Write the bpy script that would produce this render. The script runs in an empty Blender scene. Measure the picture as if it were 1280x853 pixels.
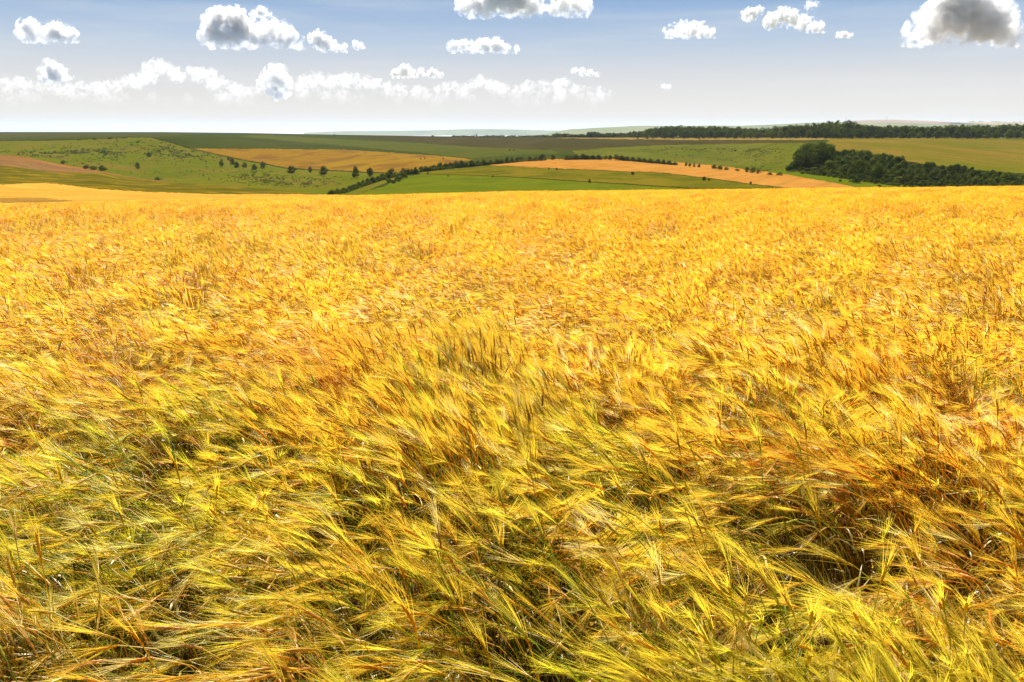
import bpy, math, random
import numpy as np
from mathutils import Vector, Matrix, Euler

# ------------------------------------------------------------------ camera, sky, sun, exposure
S = bpy.context.scene
COL = S.collection
HOR = 161.5                       # image row of the true horizon in the 1280x853 photograph
FPX = 995.0                       # focal length in photo pixels (28 mm lens)
PITCH = math.atan((426.5 - HOR) / FPX)
CAMZ = 1.93
cam = bpy.data.cameras.new('camera')
cam.lens = 36.0 * FPX / 1280.0
cam.sensor_width = 36.0
cam.clip_start = 0.05
cam.clip_end = 120000
cam_o = bpy.data.objects.new('camera', cam)
COL.objects.link(cam_o)
cam_o.location = (0, 0, CAMZ)
cam_o.rotation_euler = (math.pi / 2 - PITCH, 0, 0)
S.camera = cam_o

SUN_EL, SUN_AZ = math.radians(48), math.radians(-6)      # azimuth measured from +Y (view direction) towards +X
SUN_DIR = Vector((math.sin(SUN_AZ) * math.cos(SUN_EL), math.cos(SUN_AZ) * math.cos(SUN_EL), math.sin(SUN_EL)))
W = bpy.data.worlds.new('World')
S.world = W
W.use_nodes = True
wn = W.node_tree
sky = wn.nodes.new('ShaderNodeTexSky')
sky.sky_type = 'NISHITA'
sky.sun_disc = False
sky.sun_elevation = SUN_EL
sky.sun_rotation = SUN_AZ
sky.altitude = 150
sky.air_density = 1.0
sky.dust_density = 1.2
sky.ozone_density = 1.6
bg = wn.nodes['Background']
bg.inputs['Strength'].default_value = 0.05
# the bright, whitish air low over the horizon
EXPO = 1.2
wtc = wn.nodes.new('ShaderNodeTexCoord')
wsep = wn.nodes.new('ShaderNodeSeparateXYZ'); wn.links.new(wtc.outputs['Generated'], wsep.inputs[0])
wr_ = wn.nodes.new('ShaderNodeValToRGB'); wn.links.new(wsep.outputs[2], wr_.inputs[0])
for _i, (_p, _c) in enumerate([(0.0, (0.86, 0.81, 0.74)), (0.03, (0.82, 0.79, 0.75)), (0.062, (0.71, 0.725, 0.75)), (0.10, (0.495, 0.605, 0.755)), (0.15, (0.25, 0.42, 0.69)), (0.25, (0.26, 0.40, 0.66))]):
    _e = wr_.color_ramp.elements
    if _i >= len(_e):
        _e.new(0.9)
    _e[_i].position = _p
    _e[_i].color = (*_c, 1)
wmp = wn.nodes.new('ShaderNodeMapping'); wmp.inputs['Scale'].default_value = (2.2, 2.2, 26.0); wmp.inputs['Rotation'].default_value = (0.0, 0.02, 0.0)
wn.links.new(wtc.outputs['Generated'], wmp.inputs['Vector'])
wnz = wn.nodes.new('ShaderNodeTexNoise'); wnz.inputs['Scale'].default_value = 1.6; wnz.inputs['Detail'].default_value = 6; wnz.inputs['Roughness'].default_value = 0.58
wn.links.new(wmp.outputs['Vector'], wnz.inputs['Vector'])
wvr = wn.nodes.new('ShaderNodeMapRange'); wvr.interpolation_type = 'SMOOTHSTEP'
wvr.inputs[1].default_value = 0.44; wvr.inputs[2].default_value = 0.72; wvr.inputs[4].default_value = 0.24
wn.links.new(wnz.outputs['Fac'], wvr.inputs[0])
wvl = wn.nodes.new('ShaderNodeMix'); wvl.data_type = 'RGBA'           # thin high veils of cloud
wn.links.new(wvr.outputs[0], wvl.inputs[0]); wn.links.new(wr_.outputs[0], wvl.inputs[6]); wvl.inputs[7].default_value = (0.84, 0.84, 0.83, 1)
wsc = wn.nodes.new('ShaderNodeMix'); wsc.data_type = 'RGBA'; wsc.blend_type = 'MULTIPLY'; wsc.inputs[0].default_value = 1.0
wn.links.new(wvl.outputs[2], wsc.inputs[6])
_g = 1.0 / (2 ** EXPO) / 0.05
wsc.inputs[7].default_value = (_g, _g, _g, 1)
wf = wn.nodes.new('ShaderNodeMapRange'); wf.interpolation_type = 'SMOOTHSTEP'
wf.inputs[1].default_value = 0.14; wf.inputs[2].default_value = 0.40
wn.links.new(wsep.outputs[2], wf.inputs[0])
wmx = wn.nodes.new('ShaderNodeMix'); wmx.data_type = 'RGBA'
wn.links.new(wf.outputs[0], wmx.inputs[0]); wn.links.new(wsc.outputs[2], wmx.inputs[6]); wn.links.new(sky.outputs[0], wmx.inputs[7])
wn.links.new(wmx.outputs[2], bg.inputs['Color'])
sl = bpy.data.lights.new('sun', 'SUN')
sl.energy = 5.0
sl.angle = math.radians(0.5)
sl.color = (1.0, 0.95, 0.86)
so = bpy.data.objects.new('sun', sl)
COL.objects.link(so)
so.location = (0, 0, 300)
so.rotation_euler = SUN_DIR.to_track_quat('Z', 'Y').to_euler()

S.view_settings.view_transform = 'Standard'
S.view_settings.look = 'None'
S.view_settings.exposure = 1.2
S.view_settings.gamma = 1.0
S.view_settings.use_curve_mapping = False
S.render.engine = 'CYCLES'
cy = S.cycles
cy.max_bounces = 12
cy.diffuse_bounces = 3
cy.glossy_bounces = 2
cy.transmission_bounces = 4
cy.volume_bounces = 12
cy.transparent_max_bounces = 4
cy.use_denoising = True

# ------------------------------------------------------------------ helpers
RNG = np.random.default_rng(7)
random.seed(7)
CP, SP = math.cos(PITCH), math.sin(PITCH)


def ray(u, v):
    """direction (x, y, z) with y = 1 of photo pixel u, v"""
    a = (np.asarray(u, float) - 640.0) / FPX
    b = (426.5 - np.asarray(v, float)) / FPX
    x = a
    y = CP + b * SP
    z = -SP + b * CP
    return x / y, z / y


def at(u, v, D):
    x, z = ray(u, v)
    return np.stack([x * D, np.ones_like(x) * D, CAMZ + z * D], -1)


def mesh_np(name, V, F, col=None, smooth=False):
    """V (n,3), F (m,3) or (m,4) int arrays; -1 in the fourth slot marks a triangle"""
    me = bpy.data.meshes.new(name)
    V = np.asarray(V, np.float32)
    F = np.asarray(F, np.int32)
    if F.shape[1] == 4:
        tri = F[:, 3] < 0
        tot = np.where(tri, 3, 4).astype(np.int32)
        loops = F.ravel()[(F.ravel() >= 0)]
    else:
        tot = np.full(len(F), F.shape[1], np.int32)
        loops = F.ravel()
    start = np.concatenate([[0], np.cumsum(tot)[:-1]]).astype(np.int32)
    me.vertices.add(len(V))
    me.vertices.foreach_set('co', V.ravel())
    me.loops.add(len(loops))
    me.loops.foreach_set('vertex_index', loops.astype(np.int32))
    me.polygons.add(len(F))
    me.polygons.foreach_set('loop_start', start)
    if smooth:
        me.polygons.foreach_set('use_smooth', np.ones(len(F), bool))
    if col is not None:
        at_ = me.attributes.new('col', 'FLOAT_COLOR', 'POINT')
        c4 = np.ones((len(V), 4), np.float32)
        c4[:, :3] = col
        at_.data.foreach_set('color', c4.ravel())
    me.update(calc_edges=True)
    me.validate()
    return me


def obj(name, me, mat=None, parent=None, label=None, cat=None, group=None, kind=None, loc=None):
    o = bpy.data.objects.new(name, me)
    COL.objects.link(o)
    if mat is not None and me is not None and len(me.materials) == 0:
        me.materials.append(mat)
    if parent is not None:
        o.parent = parent
    if loc is not None:
        o.location = loc
    tag(o, label, cat, group, kind)
    return o


def tag(o, label=None, cat=None, group=None, kind=None):
    if label:
        o['label'] = label
    if cat:
        o['category'] = cat
    if group:
        o['group'] = group
    if kind:
        o['kind'] = kind


def vnoise(x, y, seed=0):
    """smooth value noise in 2D, about -1..1"""
    x = np.asarray(x, float); y = np.asarray(y, float)
    xi = np.floor(x).astype(np.int64); yi = np.floor(y).astype(np.int64)
    fx = x - xi; fy = y - yi
    fx = fx * fx * (3 - 2 * fx); fy = fy * fy * (3 - 2 * fy)

    def h(i, j):
        n = (i * 374761393 + j * 668265263 + seed * 974634777) & 0x7fffffff
        n = ((n ^ (n >> 13)) * 1274126177) & 0x7fffffff
        return ((n ^ (n >> 16)) & 0xffff) / 32767.5 - 1.0
    return (h(xi, yi) * (1 - fx) + h(xi + 1, yi) * fx) * (1 - fy) + (h(xi, yi + 1) * (1 - fx) + h(xi + 1, yi + 1) * fx) * fy


class NT:
    """small node-tree writer"""
    def __init__(self, name):
        self.m = bpy.data.materials.new(name)
        self.m.use_nodes = True
        self.t = self.m.node_tree
        self.t.nodes.clear()
        self.out = self.t.nodes.new('ShaderNodeOutputMaterial')

    def n(self, typ, **kw):
        nd = self.t.nodes.new(typ)
        for k, v in kw.items():
            setattr(nd, k, v)
        return nd

    def link(self, a, b):
        self.t.links.new(a, b)

    def noise(self, scale, detail=4, rough=0.55, vec=None, dist=0.0):
        nd = self.n('ShaderNodeTexNoise')
        nd.inputs['Scale'].default_value = scale
        nd.inputs['Detail'].default_value = detail
        nd.inputs['Roughness'].default_value = rough
        nd.inputs['Distortion'].default_value = dist
        if vec is not None:
            self.link(vec, nd.inputs['Vector'])
        return nd.outputs['Fac']

    def ramp(self, fac, stops):
        nd = self.n('ShaderNodeValToRGB')
        e = nd.color_ramp.elements
        while len(e) < len(stops):
            e.new(0.5)
        for i, (p, c) in enumerate(stops):
            e[i].position = p
            e[i].color = (c, c, c, 1) if isinstance(c, (int, float)) else (*c, 1)
        self.link(fac, nd.inputs['Fac'])
        return nd.outputs['Color']

    def mix(self, fac, a, b, blend='MIX'):
        nd = self.n('ShaderNodeMix', data_type='RGBA', blend_type=blend)
        for sock, val in ((nd.inputs[0], fac), (nd.inputs[6], a), (nd.inputs[7], b)):
            if isinstance(val, (int, float)):
                sock.default_value = val
            elif isinstance(val, tuple):
                sock.default_value = (*val, 1)
            else:
                self.link(val, sock)
        return nd.outputs[2]

    def pos(self, scale=(1, 1, 1)):
        g = self.n('ShaderNodeNewGeometry')
        mp = self.n('ShaderNodeMapping')
        mp.inputs['Scale'].default_value = scale
        self.link(g.outputs['Position'], mp.inputs['Vector'])
        return mp.outputs['Vector']


# ------------------------------------------------------------------ near field shape
def gz(x, y):
    """height of the soil of the near barley field"""
    x = np.asarray(x, float); y = np.asarray(y, float)
    yy = np.maximum(y, 0)
    z = -0.0600 * y - 0.00006 * yy ** 2
    k = np.clip((yy - 10) / 60, 0, 1)
    z = z + np.where(x < 0, 0.0240, 0.0105) * x * k
    xl = np.minimum(x + 6, 0)
    z = z - 0.0 * xl
    z = z + 0.10 * k * vnoise(x / 11 + 3, y / 9, 5) + 0.03 * vnoise(x / 3.1, y / 2.7, 9)
    drop = np.maximum(yy - 128, 0)
    z = z - 0.0009 * drop ** 2 * 0.35
    return z


# ------------------------------------------------------------------ distant ground: image rows to depth, then to real terrain
COLS = {
    -500: [(262, 190), (231, 330), (230, 420), (212, 600), (194, 760), (193, 880), (177, 1250), (176.3, 1450), (165, 2600)],
    0: [(262, 190), (231, 330), (230, 420), (212, 600), (194, 760), (193, 880), (177, 1250), (176.3, 1450), (165, 2600)],
    110: [(262, 190), (236, 320), (235, 420), (220, 600), (212, 700), (211, 780), (174, 1250), (173.5, 1450), (165, 2600)],
    190: [(262, 190), (240, 310), (239, 420), (228, 600), (225, 680), (224, 740), (174, 1200), (172.5, 1450), (165.5, 2600)],
    400: [(262, 210), (245, 330), (242, 430), (214, 850), (187, 1400), (168, 2600)],
    560: [(262, 220), (244, 340), (222, 500), (210, 680), (204, 860), (190, 1300), (170, 2500)],
    640: [(262, 230), (243, 350), (222, 500), (208, 640), (203, 730), (202, 900), (190, 1250), (171, 2400)],
    720: [(262, 230), (240, 350), (222, 480), (212, 570), (198, 740), (197, 1000), (187, 1250), (172, 2000)],
    900: [(262, 230), (238, 350), (220, 480), (208, 650), (207, 850), (184, 1150), (175, 1350), (171, 1500)],
    1000: [(262, 230), (236, 350), (222, 430), (216, 500), (178, 900), (171.5, 1280)],
    1120: [(262, 230), (234, 350), (232, 400), (200, 640), (177, 1000), (171.5, 1280)],
    1280: [(262, 230), (233, 350), (216, 540), (172.5, 1250)],
    1800: [(262, 230), (233, 350), (216, 540), (172.5, 1250)],
}
CK = sorted(COLS)


def _colD(k, v):
    p = COLS[k][::-1]
    vs = np.array([a for a, _ in p]); ds = np.log(np.array([b for _, b in p], float))
    return np.interp(v, vs, ds)


def depth(u, v):
    u = np.atleast_1d(np.asarray(u, float)); v = np.atleast_1d(np.asarray(v, float))
    u, v = np.broadcast_arrays(u, v)
    allD = np.stack([_colD(k, v) for k in CK], 0)
    i = np.clip(np.searchsorted(CK, u) - 1, 0, len(CK) - 2)
    k0 = np.array(CK)[i]; k1 = np.array(CK)[i + 1]
    t = np.clip((u - k0) / (k1 - k0), 0, 1)
    t = t * t * (3 - 2 * t)
    a = np.take_along_axis(allD, i[None], 0)[0]; b = np.take_along_axis(allD, (i + 1)[None], 0)[0]
    return np.exp(a * (1 - t) + b * t)


def skyv(u):
    return np.interp(u, [-500, 0, 200, 300, 400, 480, 560, 700, 850, 1000, 1280, 1800],
                     [165.3, 165.2, 165.2, 166.3, 168.2, 169.6, 170.6, 170.8, 170.8, 171.5, 172.3, 172.5])


def ground(u, v):
    """world point of the distant ground seen at pixel u, v"""
    D = depth(u, v)
    return at(np.atleast_1d(u).astype(float), np.atleast_1d(v).astype(float), D)


def inpoly(u, v, poly):
    p = np.array(poly, float)
    r = np.zeros(np.broadcast(u, v).shape, bool)
    j = len(p) - 1
    for i in range(len(p)):
        xi, yi = p[i]; xj, yj = p[j]
        c = ((yi > v) != (yj > v)) & (u < (xj - xi) * (v - yi) / (yj - yi + 1e-12) + xi)
        r ^= c
        j = i
    return r


# each field: (object name, label, material key, polygon in photo pixels), later ones lie over earlier ones
FIELDS = [
    ('upland_field', 'dark green upland crop field along the skyline', 'upland', None),
    ('fallow_field', 'brown olive fallow field below the skyline hedge', 'fallow',
     [(430, 160), (450, 173), (520, 178), (600, 184), (680, 187.5), (740, 187), (760, 184.6), (830, 181.5), (985, 178.8), (1010, 178), (1010, 160)]),
    ('upland_pasture', 'olive upland field above the brow on the left skyline', 'upland_olive',
     [(-500, 160), (262, 160), (250, 168.2), (205, 170.6), (150, 171.3), (60, 172.8), (0, 173.2), (-500, 174)]),
    ('upland_band', 'paler green band of the upland above the ripe field', 'upland_pale',
     [(330, 168.5), (430, 174.5), (520, 179), (600, 184.4), (690, 188), (700, 192), (640, 194), (592, 198), (560, 195), (520, 190.5), (440, 183.5), (360, 176.5), (300, 170.5)]),
    ('hay_strip', 'thin pale strip of dry grass along the belt of trees', 'pale',
     [(690, 172.6), (760, 170.5), (850, 160), (1050, 160), (1050, 175.0), (985, 175.3), (860, 175.2), (760, 174)]),
    ('rough_pasture', 'light green rough pasture speckled with scrub behind the orange field', 'rough',
     [(715, 188.5), (740, 187), (760, 184.6), (830, 181.5), (985, 178.8), (1030, 178), (1010, 225), (960, 222), (840, 205), (780, 197), (720, 194)]),
    ('grazed_hillside', 'green grazed hillside dotted with dark scrub', 'scrub',
     [(-500, 176.5), (0, 176.5), (60, 176.3), (110, 174.4), (150, 172.6), (188, 172), (215, 179), (245, 187.5), (290, 198), (320, 203.5), (360, 211), (430, 214.5), (470, 217), (520, 212),
      (540, 210), (500, 222), (440, 246), (400, 262), (-500, 262)]),
    ('ripe_field', 'golden brown ripe field on the hill above the round bushes', 'ripe',
     [(236, 186), (300, 186), (430, 187.3), (520, 193), (560, 196), (592, 199.5), (560, 206), (525, 211.5), (480, 216), (430, 213.7), (362, 210.4), (320, 202.8), (290, 197.3)]),
    ('tan_field', 'tan and mauve bare field sloping down on the left', 'tan',
     [(-500, 193), (0, 193.8), (30, 196.2), (70, 205), (111, 211.5), (150, 219), (188, 225.4), (215, 228.5), (260, 231.5), (215, 230), (188, 227.5), (127, 218), (70, 215.5), (0, 206.5), (-500, 206)]),
    ('bare_patch', 'mauve brown bare soil in the middle of the tan field', 'mauve',
     [(-500, 197), (5, 199), (30, 201.5), (60, 206), (88, 210.5), (112, 214.3), (140, 219.3), (172, 224.6), (182, 226.4), (160, 223.0), (128, 217), (92, 214.6), (58, 213.2), (34, 210.3), (12, 205.3), (-500, 203.5)]),
    ('meadow_strip', 'mottled olive and yellow meadow strip above the far barley ridge', 'meadow',
     [(-500, 206), (0, 206.5), (35, 212), (70, 215.5), (127, 216.4), (188, 226.2), (260, 231.5), (340, 237), (400, 243), (372, 246), (252, 244), (118, 238), (50, 228), (0, 230.5), (-500, 231)]),
    ('barley_ridge', 'smooth golden barley ridge beyond the dip at the far left', 'ridge',
     [(-500, 231), (0, 230.8), (50, 229), (70, 230), (118, 236.3), (180, 240), (252, 242.8), (372, 243), (430, 244), (430, 275), (-500, 275)]),
    ('dark_strip', 'thin dark brown strip in the dip before the far barley ridge', 'strip',
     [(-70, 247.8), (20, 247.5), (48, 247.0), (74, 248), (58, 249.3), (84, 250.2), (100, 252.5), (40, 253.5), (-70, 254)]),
    ('green_pasture', 'bright green smooth pasture below the hedged slope', 'pasture',
     [(405, 265), (440, 246), (462, 238), (480, 233.5), (497, 224), (512, 219.8), (530, 217.8), (640, 221.5), (740, 228), (880, 237.2), (930, 239), (930, 265)]),
    ('rough_margin', 'olive rough margin between the pasture and the orange field', 'margin',
     [(520, 217.5), (545, 213), (600, 208), (625, 206.5), (700, 211.2), (830, 216.5), (885, 223), (940, 230.5), (990, 236), (1060, 240), (1060, 265), (930, 265), (930, 239), (880, 237.2), (740, 228), (640, 221.5)]),
    ('orange_field', 'orange ripe grain field on the rounded crest', 'orange',
     [(590, 206.5), (640, 203), (680, 200), (720, 198.3), (760, 198), (800, 199.8), (850, 203.2), (900, 207.8), (950, 213.8), (990, 219.5), (1030, 226.5), (1070, 234), (1085, 262), (1060, 262), (1060, 240), (990, 235.6),
      (940, 230), (885, 222.5), (830, 216), (700, 210.7), (625, 206.9)]),
    ('green_clearing', 'bright green grass clearing between the orange field and the wood', 'clearing',
     [(958, 213), (980, 212), (1000, 216), (1050, 222), (1100, 229), (1150, 234), (1160, 262), (1085, 262), (1070, 234), (1030, 226.5), (990, 219.5)]),
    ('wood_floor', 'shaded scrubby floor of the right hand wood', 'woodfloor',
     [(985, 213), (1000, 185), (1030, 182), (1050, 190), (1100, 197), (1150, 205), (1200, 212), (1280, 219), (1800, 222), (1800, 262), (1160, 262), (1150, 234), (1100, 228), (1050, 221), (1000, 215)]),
    ('hill_meadow', 'broad olive tan meadow rising to the belt of trees', 'bigfield',
     [(1018, 187), (1036, 176.5), (1050, 160), (1800, 160), (1800, 219), (1280, 217), (1200, 211), (1150, 204), (1100, 196), (1050, 189)]),
]


FPOLY = {f[0]: f[3] for f in FIELDS}


def mat_field(name, base, alt, third=None, scale=0.01, stretch=(1, 1, 1), spots=None, fine=0.15, thr=(0.35, 0.65), rows=None):
    t = NT(name)
    p = t.pos(stretch)
    c = t.mix(t.ramp(t.noise(scale, 6, 0.6, p), [(thr[0], 0.0), (thr[1], 1.0)]), base, alt)
    if third:
        c = t.mix(t.ramp(t.noise(scale * 2.7, 5, 0.6, p, 0.6), [(0.48, 0.0), (0.62, 1.0)]), c, third)
    if rows:
        ang, gap, dep = rows
        mp = t.n('ShaderNodeMapping'); mp.inputs['Rotation'].default_value = (0, 0, ang)
        t.link(t.pos(), mp.inputs['Vector'])
        wv = t.n('ShaderNodeTexWave'); wv.inputs['Scale'].default_value = 0.314 / gap * 1.0
        wv.inputs['Distortion'].default_value = 1.2; wv.inputs['Detail'].default_value = 2; wv.inputs['Detail Scale'].default_value = 0.3
        t.link(mp.outputs[0], wv.inputs['Vector'])
        c = t.mix(1.0, c, t.ramp(wv.outputs['Fac'], [(0.0, 1.0 - dep), (0.28, 1.0)]), 'MULTIPLY')
    if spots:
        sc, colr, th = spots
        big = t.noise(sc * 0.16, 3, 0.5, t.pos())
        sm = t.noise(sc, 3, 0.6, t.pos())
        a = t.n('ShaderNodeMath', operation='MULTIPLY_ADD')
        t.link(big, a.inputs[0]); a.inputs[1].default_value = 0.9
        t.link(sm, a.inputs[2])
        hv = t.n('ShaderNodeMath', operation='MULTIPLY'); t.link(a.outputs[0], hv.inputs[0]); hv.inputs[1].default_value = 0.5
        c = t.mix(t.ramp(hv.outputs[0], [(th / 2, 0.0), (th / 2 + 0.02, 1.0)]), c, colr)
    f = t.ramp(t.noise(0.35, 4, 0.7, t.pos()), [(0.25, 0.5 - fine / 2), (0.75, 0.5 + fine / 2)])
    f2 = t.ramp(t.noise(0.045, 5, 0.7, t.pos()), [(0.3, 0.82), (0.7, 1.0)])
    c = t.mix(1.0, c, t.mix(1.0, f, f2, 'MULTIPLY'), 'MULTIPLY')
    c = t.mix(1.0, c, (2.2, 2.2, 2.2), 'MULTIPLY')
    b = t.n('ShaderNodeBsdfDiffuse')
    t.link(c, b.inputs['Color'])
    t.link(b.outputs[0], t.out.inputs['Surface'])
    return t.m


FM = {
    'upland': mat_field('upland_crop', (0.030, 0.038, 0.004), (0.040, 0.042, 0.006), (0.024, 0.034, 0.004), 0.004, (1, 0.5, 1), rows=(0.3, 30, 0.12)),
    'upland_olive': mat_field('olive_upland_crop', (0.040, 0.040, 0.008), (0.050, 0.046, 0.010), (0.034, 0.038, 0.006), 0.004, (1, 0.5, 1)),
    'upland_pale': mat_field('pale_upland_crop', (0.052, 0.056, 0.006), (0.062, 0.060, 0.008), (0.044, 0.052, 0.006), 0.005, (1, 0.5, 1), rows=(0.9, 30, 0.10)),
    'fallow': mat_field('fallow_grass', (0.0374, 0.0297, 0.0068), (0.0314, 0.0283, 0.0054), (0.0448, 0.0339, 0.0091), 0.004, (1, 0.4, 1)),
    'pale': mat_field('dry_hay', (0.1825, 0.1203, 0.0263), (0.1419, 0.0980, 0.0230), None, 0.01),
    'rough': mat_field('rough_grass', (0.066, 0.072, 0.006), (0.084, 0.080, 0.009), (0.056, 0.064, 0.005), 0.008, (1, 0.6, 1), None),
    'scrub': mat_field('grazed_grass', (0.066, 0.076, 0.004), (0.086, 0.084, 0.006), (0.098, 0.075, 0.010), 0.008, (1, 0.6, 1), None, 0.25),
    'ripe': mat_field('ripe_grass', (0.158, 0.084, 0.007), (0.176, 0.102, 0.008), (0.116, 0.057, 0.011), 0.010, (1, 0.35, 1), rows=(-0.9, 24, 0.08)),
    'tan': mat_field('bare_tan_soil', (0.165, 0.076, 0.020), (0.110, 0.054, 0.022), (0.185, 0.086, 0.020), 0.012, (0.5, 0.5, 1)),
    'mauve': mat_field('mauve_soil', (0.105, 0.055, 0.026), (0.135, 0.07, 0.026), (0.16, 0.085, 0.024), 0.02, (0.5, 0.5, 1)),
    'strip': mat_field('dark_strip_brown', (0.16, 0.085, 0.016), (0.24, 0.13, 0.022), None, 0.05),  # darker brown band across the dip at the far left
    'meadow': mat_field('flowering_meadow', (0.054, 0.050, 0.004), (0.078, 0.062, 0.005), (0.150, 0.098, 0.006), 0.02, (0.7, 1, 1)),
    'ridge': mat_field('far_barley', (0.4092, 0.1900, 0.0248), (0.4464, 0.2200, 0.0315), (0.3720, 0.1650, 0.0203), 0.02, (0.4, 1.2, 1), rows=(0.9, 12, 0.10)),
    'pasture': mat_field('green_pasture_grass', (0.072, 0.086, 0.004), (0.084, 0.090, 0.005), (0.062, 0.076, 0.004), 0.015, (1, 1, 1)),
    'margin': mat_field('rough_margin_grass', (0.080, 0.072, 0.004), (0.118, 0.085, 0.007), (0.060, 0.060, 0.004), 0.018, (1, 0.7, 1)),
    'orange': mat_field('orange_grain', (0.285, 0.126, 0.022), (0.305, 0.142, 0.026), (0.265, 0.114, 0.018), 0.02, (1, 0.3, 1), rows=(0.5, 18, 0.13)),
    'clearing': mat_field('lush_grass', (0.0657, 0.0856, 0.0040), (0.0760, 0.0893, 0.0049), None, 0.02),
    'woodfloor': mat_field('wood_floor_scrub', (0.010, 0.013, 0.004), (0.018, 0.020, 0.005), None, 0.05),  # colour darkened to stand in for the shade under the trees
    'bigfield': mat_field('meadow_grass', (0.112, 0.084, 0.009), (0.088, 0.084, 0.006), (0.136, 0.088, 0.013), 0.006, (1, 0.4, 1), rows=(-0.35, 26, 0.10)),
}


def build_fields():
    us = np.concatenate([np.arange(-500, -20, 12), np.arange(-20, 1300, 2.0), np.arange(1300, 1801, 12)])
    n = 230
    tt = np.linspace(0, 1, n) ** 1.0
    U = np.repeat(us[:, None], n, 1)
    top = skyv(us)
    Vv = top[:, None] + (262 - top)[:, None] * tt[None]
    P = ground(U.ravel(), Vv.ravel()).reshape(len(us), n, 3)
    # two hidden rows that carry the ground over the skyline and down behind it
    back = P[:, 0].copy(); back[:, :2] *= 1.12; back[:, 2] -= 14
    back2 = P[:, 0].copy(); back2[:, :2] *= 1.5; back2[:, 2] = -118
    P = np.concatenate([back2[:, None], back[:, None], P], 1)
    Vc = np.concatenate([top[:, None] - 0.01, top[:, None] - 0.005, Vv], 1)
    Uc = np.concatenate([U[:, :1], U[:, :1], U], 1)
    nu, nv = P.shape[:2]
    idx = np.arange(nu * nv).reshape(nu, nv)
    Q = np.stack([idx[:-1, 1:], idx[1:, 1:], idx[1:, :-1], idx[:-1, :-1]], -1).reshape(-1, 4)
    cu = ((Uc[:-1, 1:] + Uc[1:, :-1]) / 2).ravel(); cv = ((Vc[:-1, 1:] + Vc[1:, :-1]) / 2).ravel()
    wob = 0.35 * vnoise(cu / 5.0, cv * 0.0, 3) + 0.25 * vnoise(cu / 2.0, cv / 3, 4)
    lab = np.zeros(len(Q), int)
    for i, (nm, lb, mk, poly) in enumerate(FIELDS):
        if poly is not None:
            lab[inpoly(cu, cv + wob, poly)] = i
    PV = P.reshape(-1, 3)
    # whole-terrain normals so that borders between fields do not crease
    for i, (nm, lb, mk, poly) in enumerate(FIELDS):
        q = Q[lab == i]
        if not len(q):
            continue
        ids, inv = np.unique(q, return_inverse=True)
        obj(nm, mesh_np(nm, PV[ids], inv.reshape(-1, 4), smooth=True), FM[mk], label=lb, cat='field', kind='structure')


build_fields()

# soil of the near field, one sheet from behind the camera to over its crest
def build_soil():
    xs = np.concatenate([np.linspace(-260, -40, 45), np.linspace(-38, 38, 77), np.linspace(40, 260, 45)])
    ys = np.concatenate([np.linspace(-8, 20, 57), np.linspace(21, 135, 80), np.linspace(138, 232, 40)])
    X, Y = np.meshgrid(xs, ys, indexing='ij')
    Z = gz(X, Y)
    V = np.stack([X, Y, Z], -1).reshape(-1, 3)
    idx = np.arange(len(V)).reshape(X.shape)
    Q = np.stack([idx[:-1, :-1], idx[1:, :-1], idx[1:, 1:], idx[:-1, 1:]], -1).reshape(-1, 4)
    t = NT('field_soil')
    c = t.mix(t.ramp(t.noise(6, 6, 0.6, t.pos()), [(0.3, 0.0), (0.7, 1.0)]), (0.045, 0.028, 0.010), (0.09, 0.052, 0.018))
    b = t.n('ShaderNodeBsdfDiffuse')
    t.link(c, b.inputs['Color']); t.link(b.outputs[0], t.out.inputs['Surface'])
    obj('ground', mesh_np('ground', V, Q, smooth=True), t.m, label='brown soil of the sloping near barley field', cat='ground', kind='structure')


build_soil()

# sea
def build_sea():
    V = [(-60000, 2400, -118.5), (60000, 2400, -118.5), (60000, 60000, -118.5), (-60000, 60000, -118.5)]
    t = NT('sea_water')
    b = t.n('ShaderNodeBsdfPrincipled')
    b.inputs['Base Color'].default_value = (0.16, 0.22, 0.30, 1)
    b.inputs['Roughness'].default_value = 0.35
    t.link(b.outputs[0], t.out.inputs['Surface'])
    obj('sea', mesh_np('sea', V, [(0, 1, 2, 3)]), t.m, label='pale blue sea beyond the fields', cat='sea', kind='structure')


build_sea()


# far hills: ridges with a front slope, a crest and a back slope
def ridge(name, label, mat, line, D, front, back, base=-118.0, foot=0.8):
    us = np.array([a for a, _ in line], float); vs = np.array([b for _, b in line], float)
    uu = np.linspace(us[0], us[-1], 260)
    vv = np.interp(uu, us, vs)
    k = np.ones(9) / 9
    vv = np.convolve(np.pad(vv, 4, 'edge'), k, 'valid') + 0.12 * vnoise(uu / 14, uu * 0, 8)
    C = at(uu, vv, np.full(len(uu), float(D)))
    rows = []
    for f in np.linspace(0, 1, 14):
        s = f * f * (3 - 2 * f)
        R = C.copy()
        k = (D - front * (1 - f)) / D
        R[:, 0] *= k; R[:, 1] *= k
        R[:, 2] = base + (C[:, 2] - base) * s
        rows.append(R)
    for f in np.linspace(0.2, 1, 5):
        R = C.copy(); k = (D + back * f) / D
        R[:, 0] *= k; R[:, 1] *= k
        R[:, 2] = C[:, 2] + (base - C[:, 2]) * f * f
        rows.append(R)
    P = np.stack(rows, 1)
    idx = np.arange(P.shape[0] * P.shape[1]).reshape(P.shape[:2])
    Q = np.stack([idx[:-1, 1:], idx[:-1, :-1], idx[1:, :-1], idx[1:, 1:]], -1).reshape(-1, 4)[:, ::-1]
    return obj(name, mesh_np(name, P.reshape(-1, 3), Q, smooth=True), mat, label=label, cat='hill', kind='structure')


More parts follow.
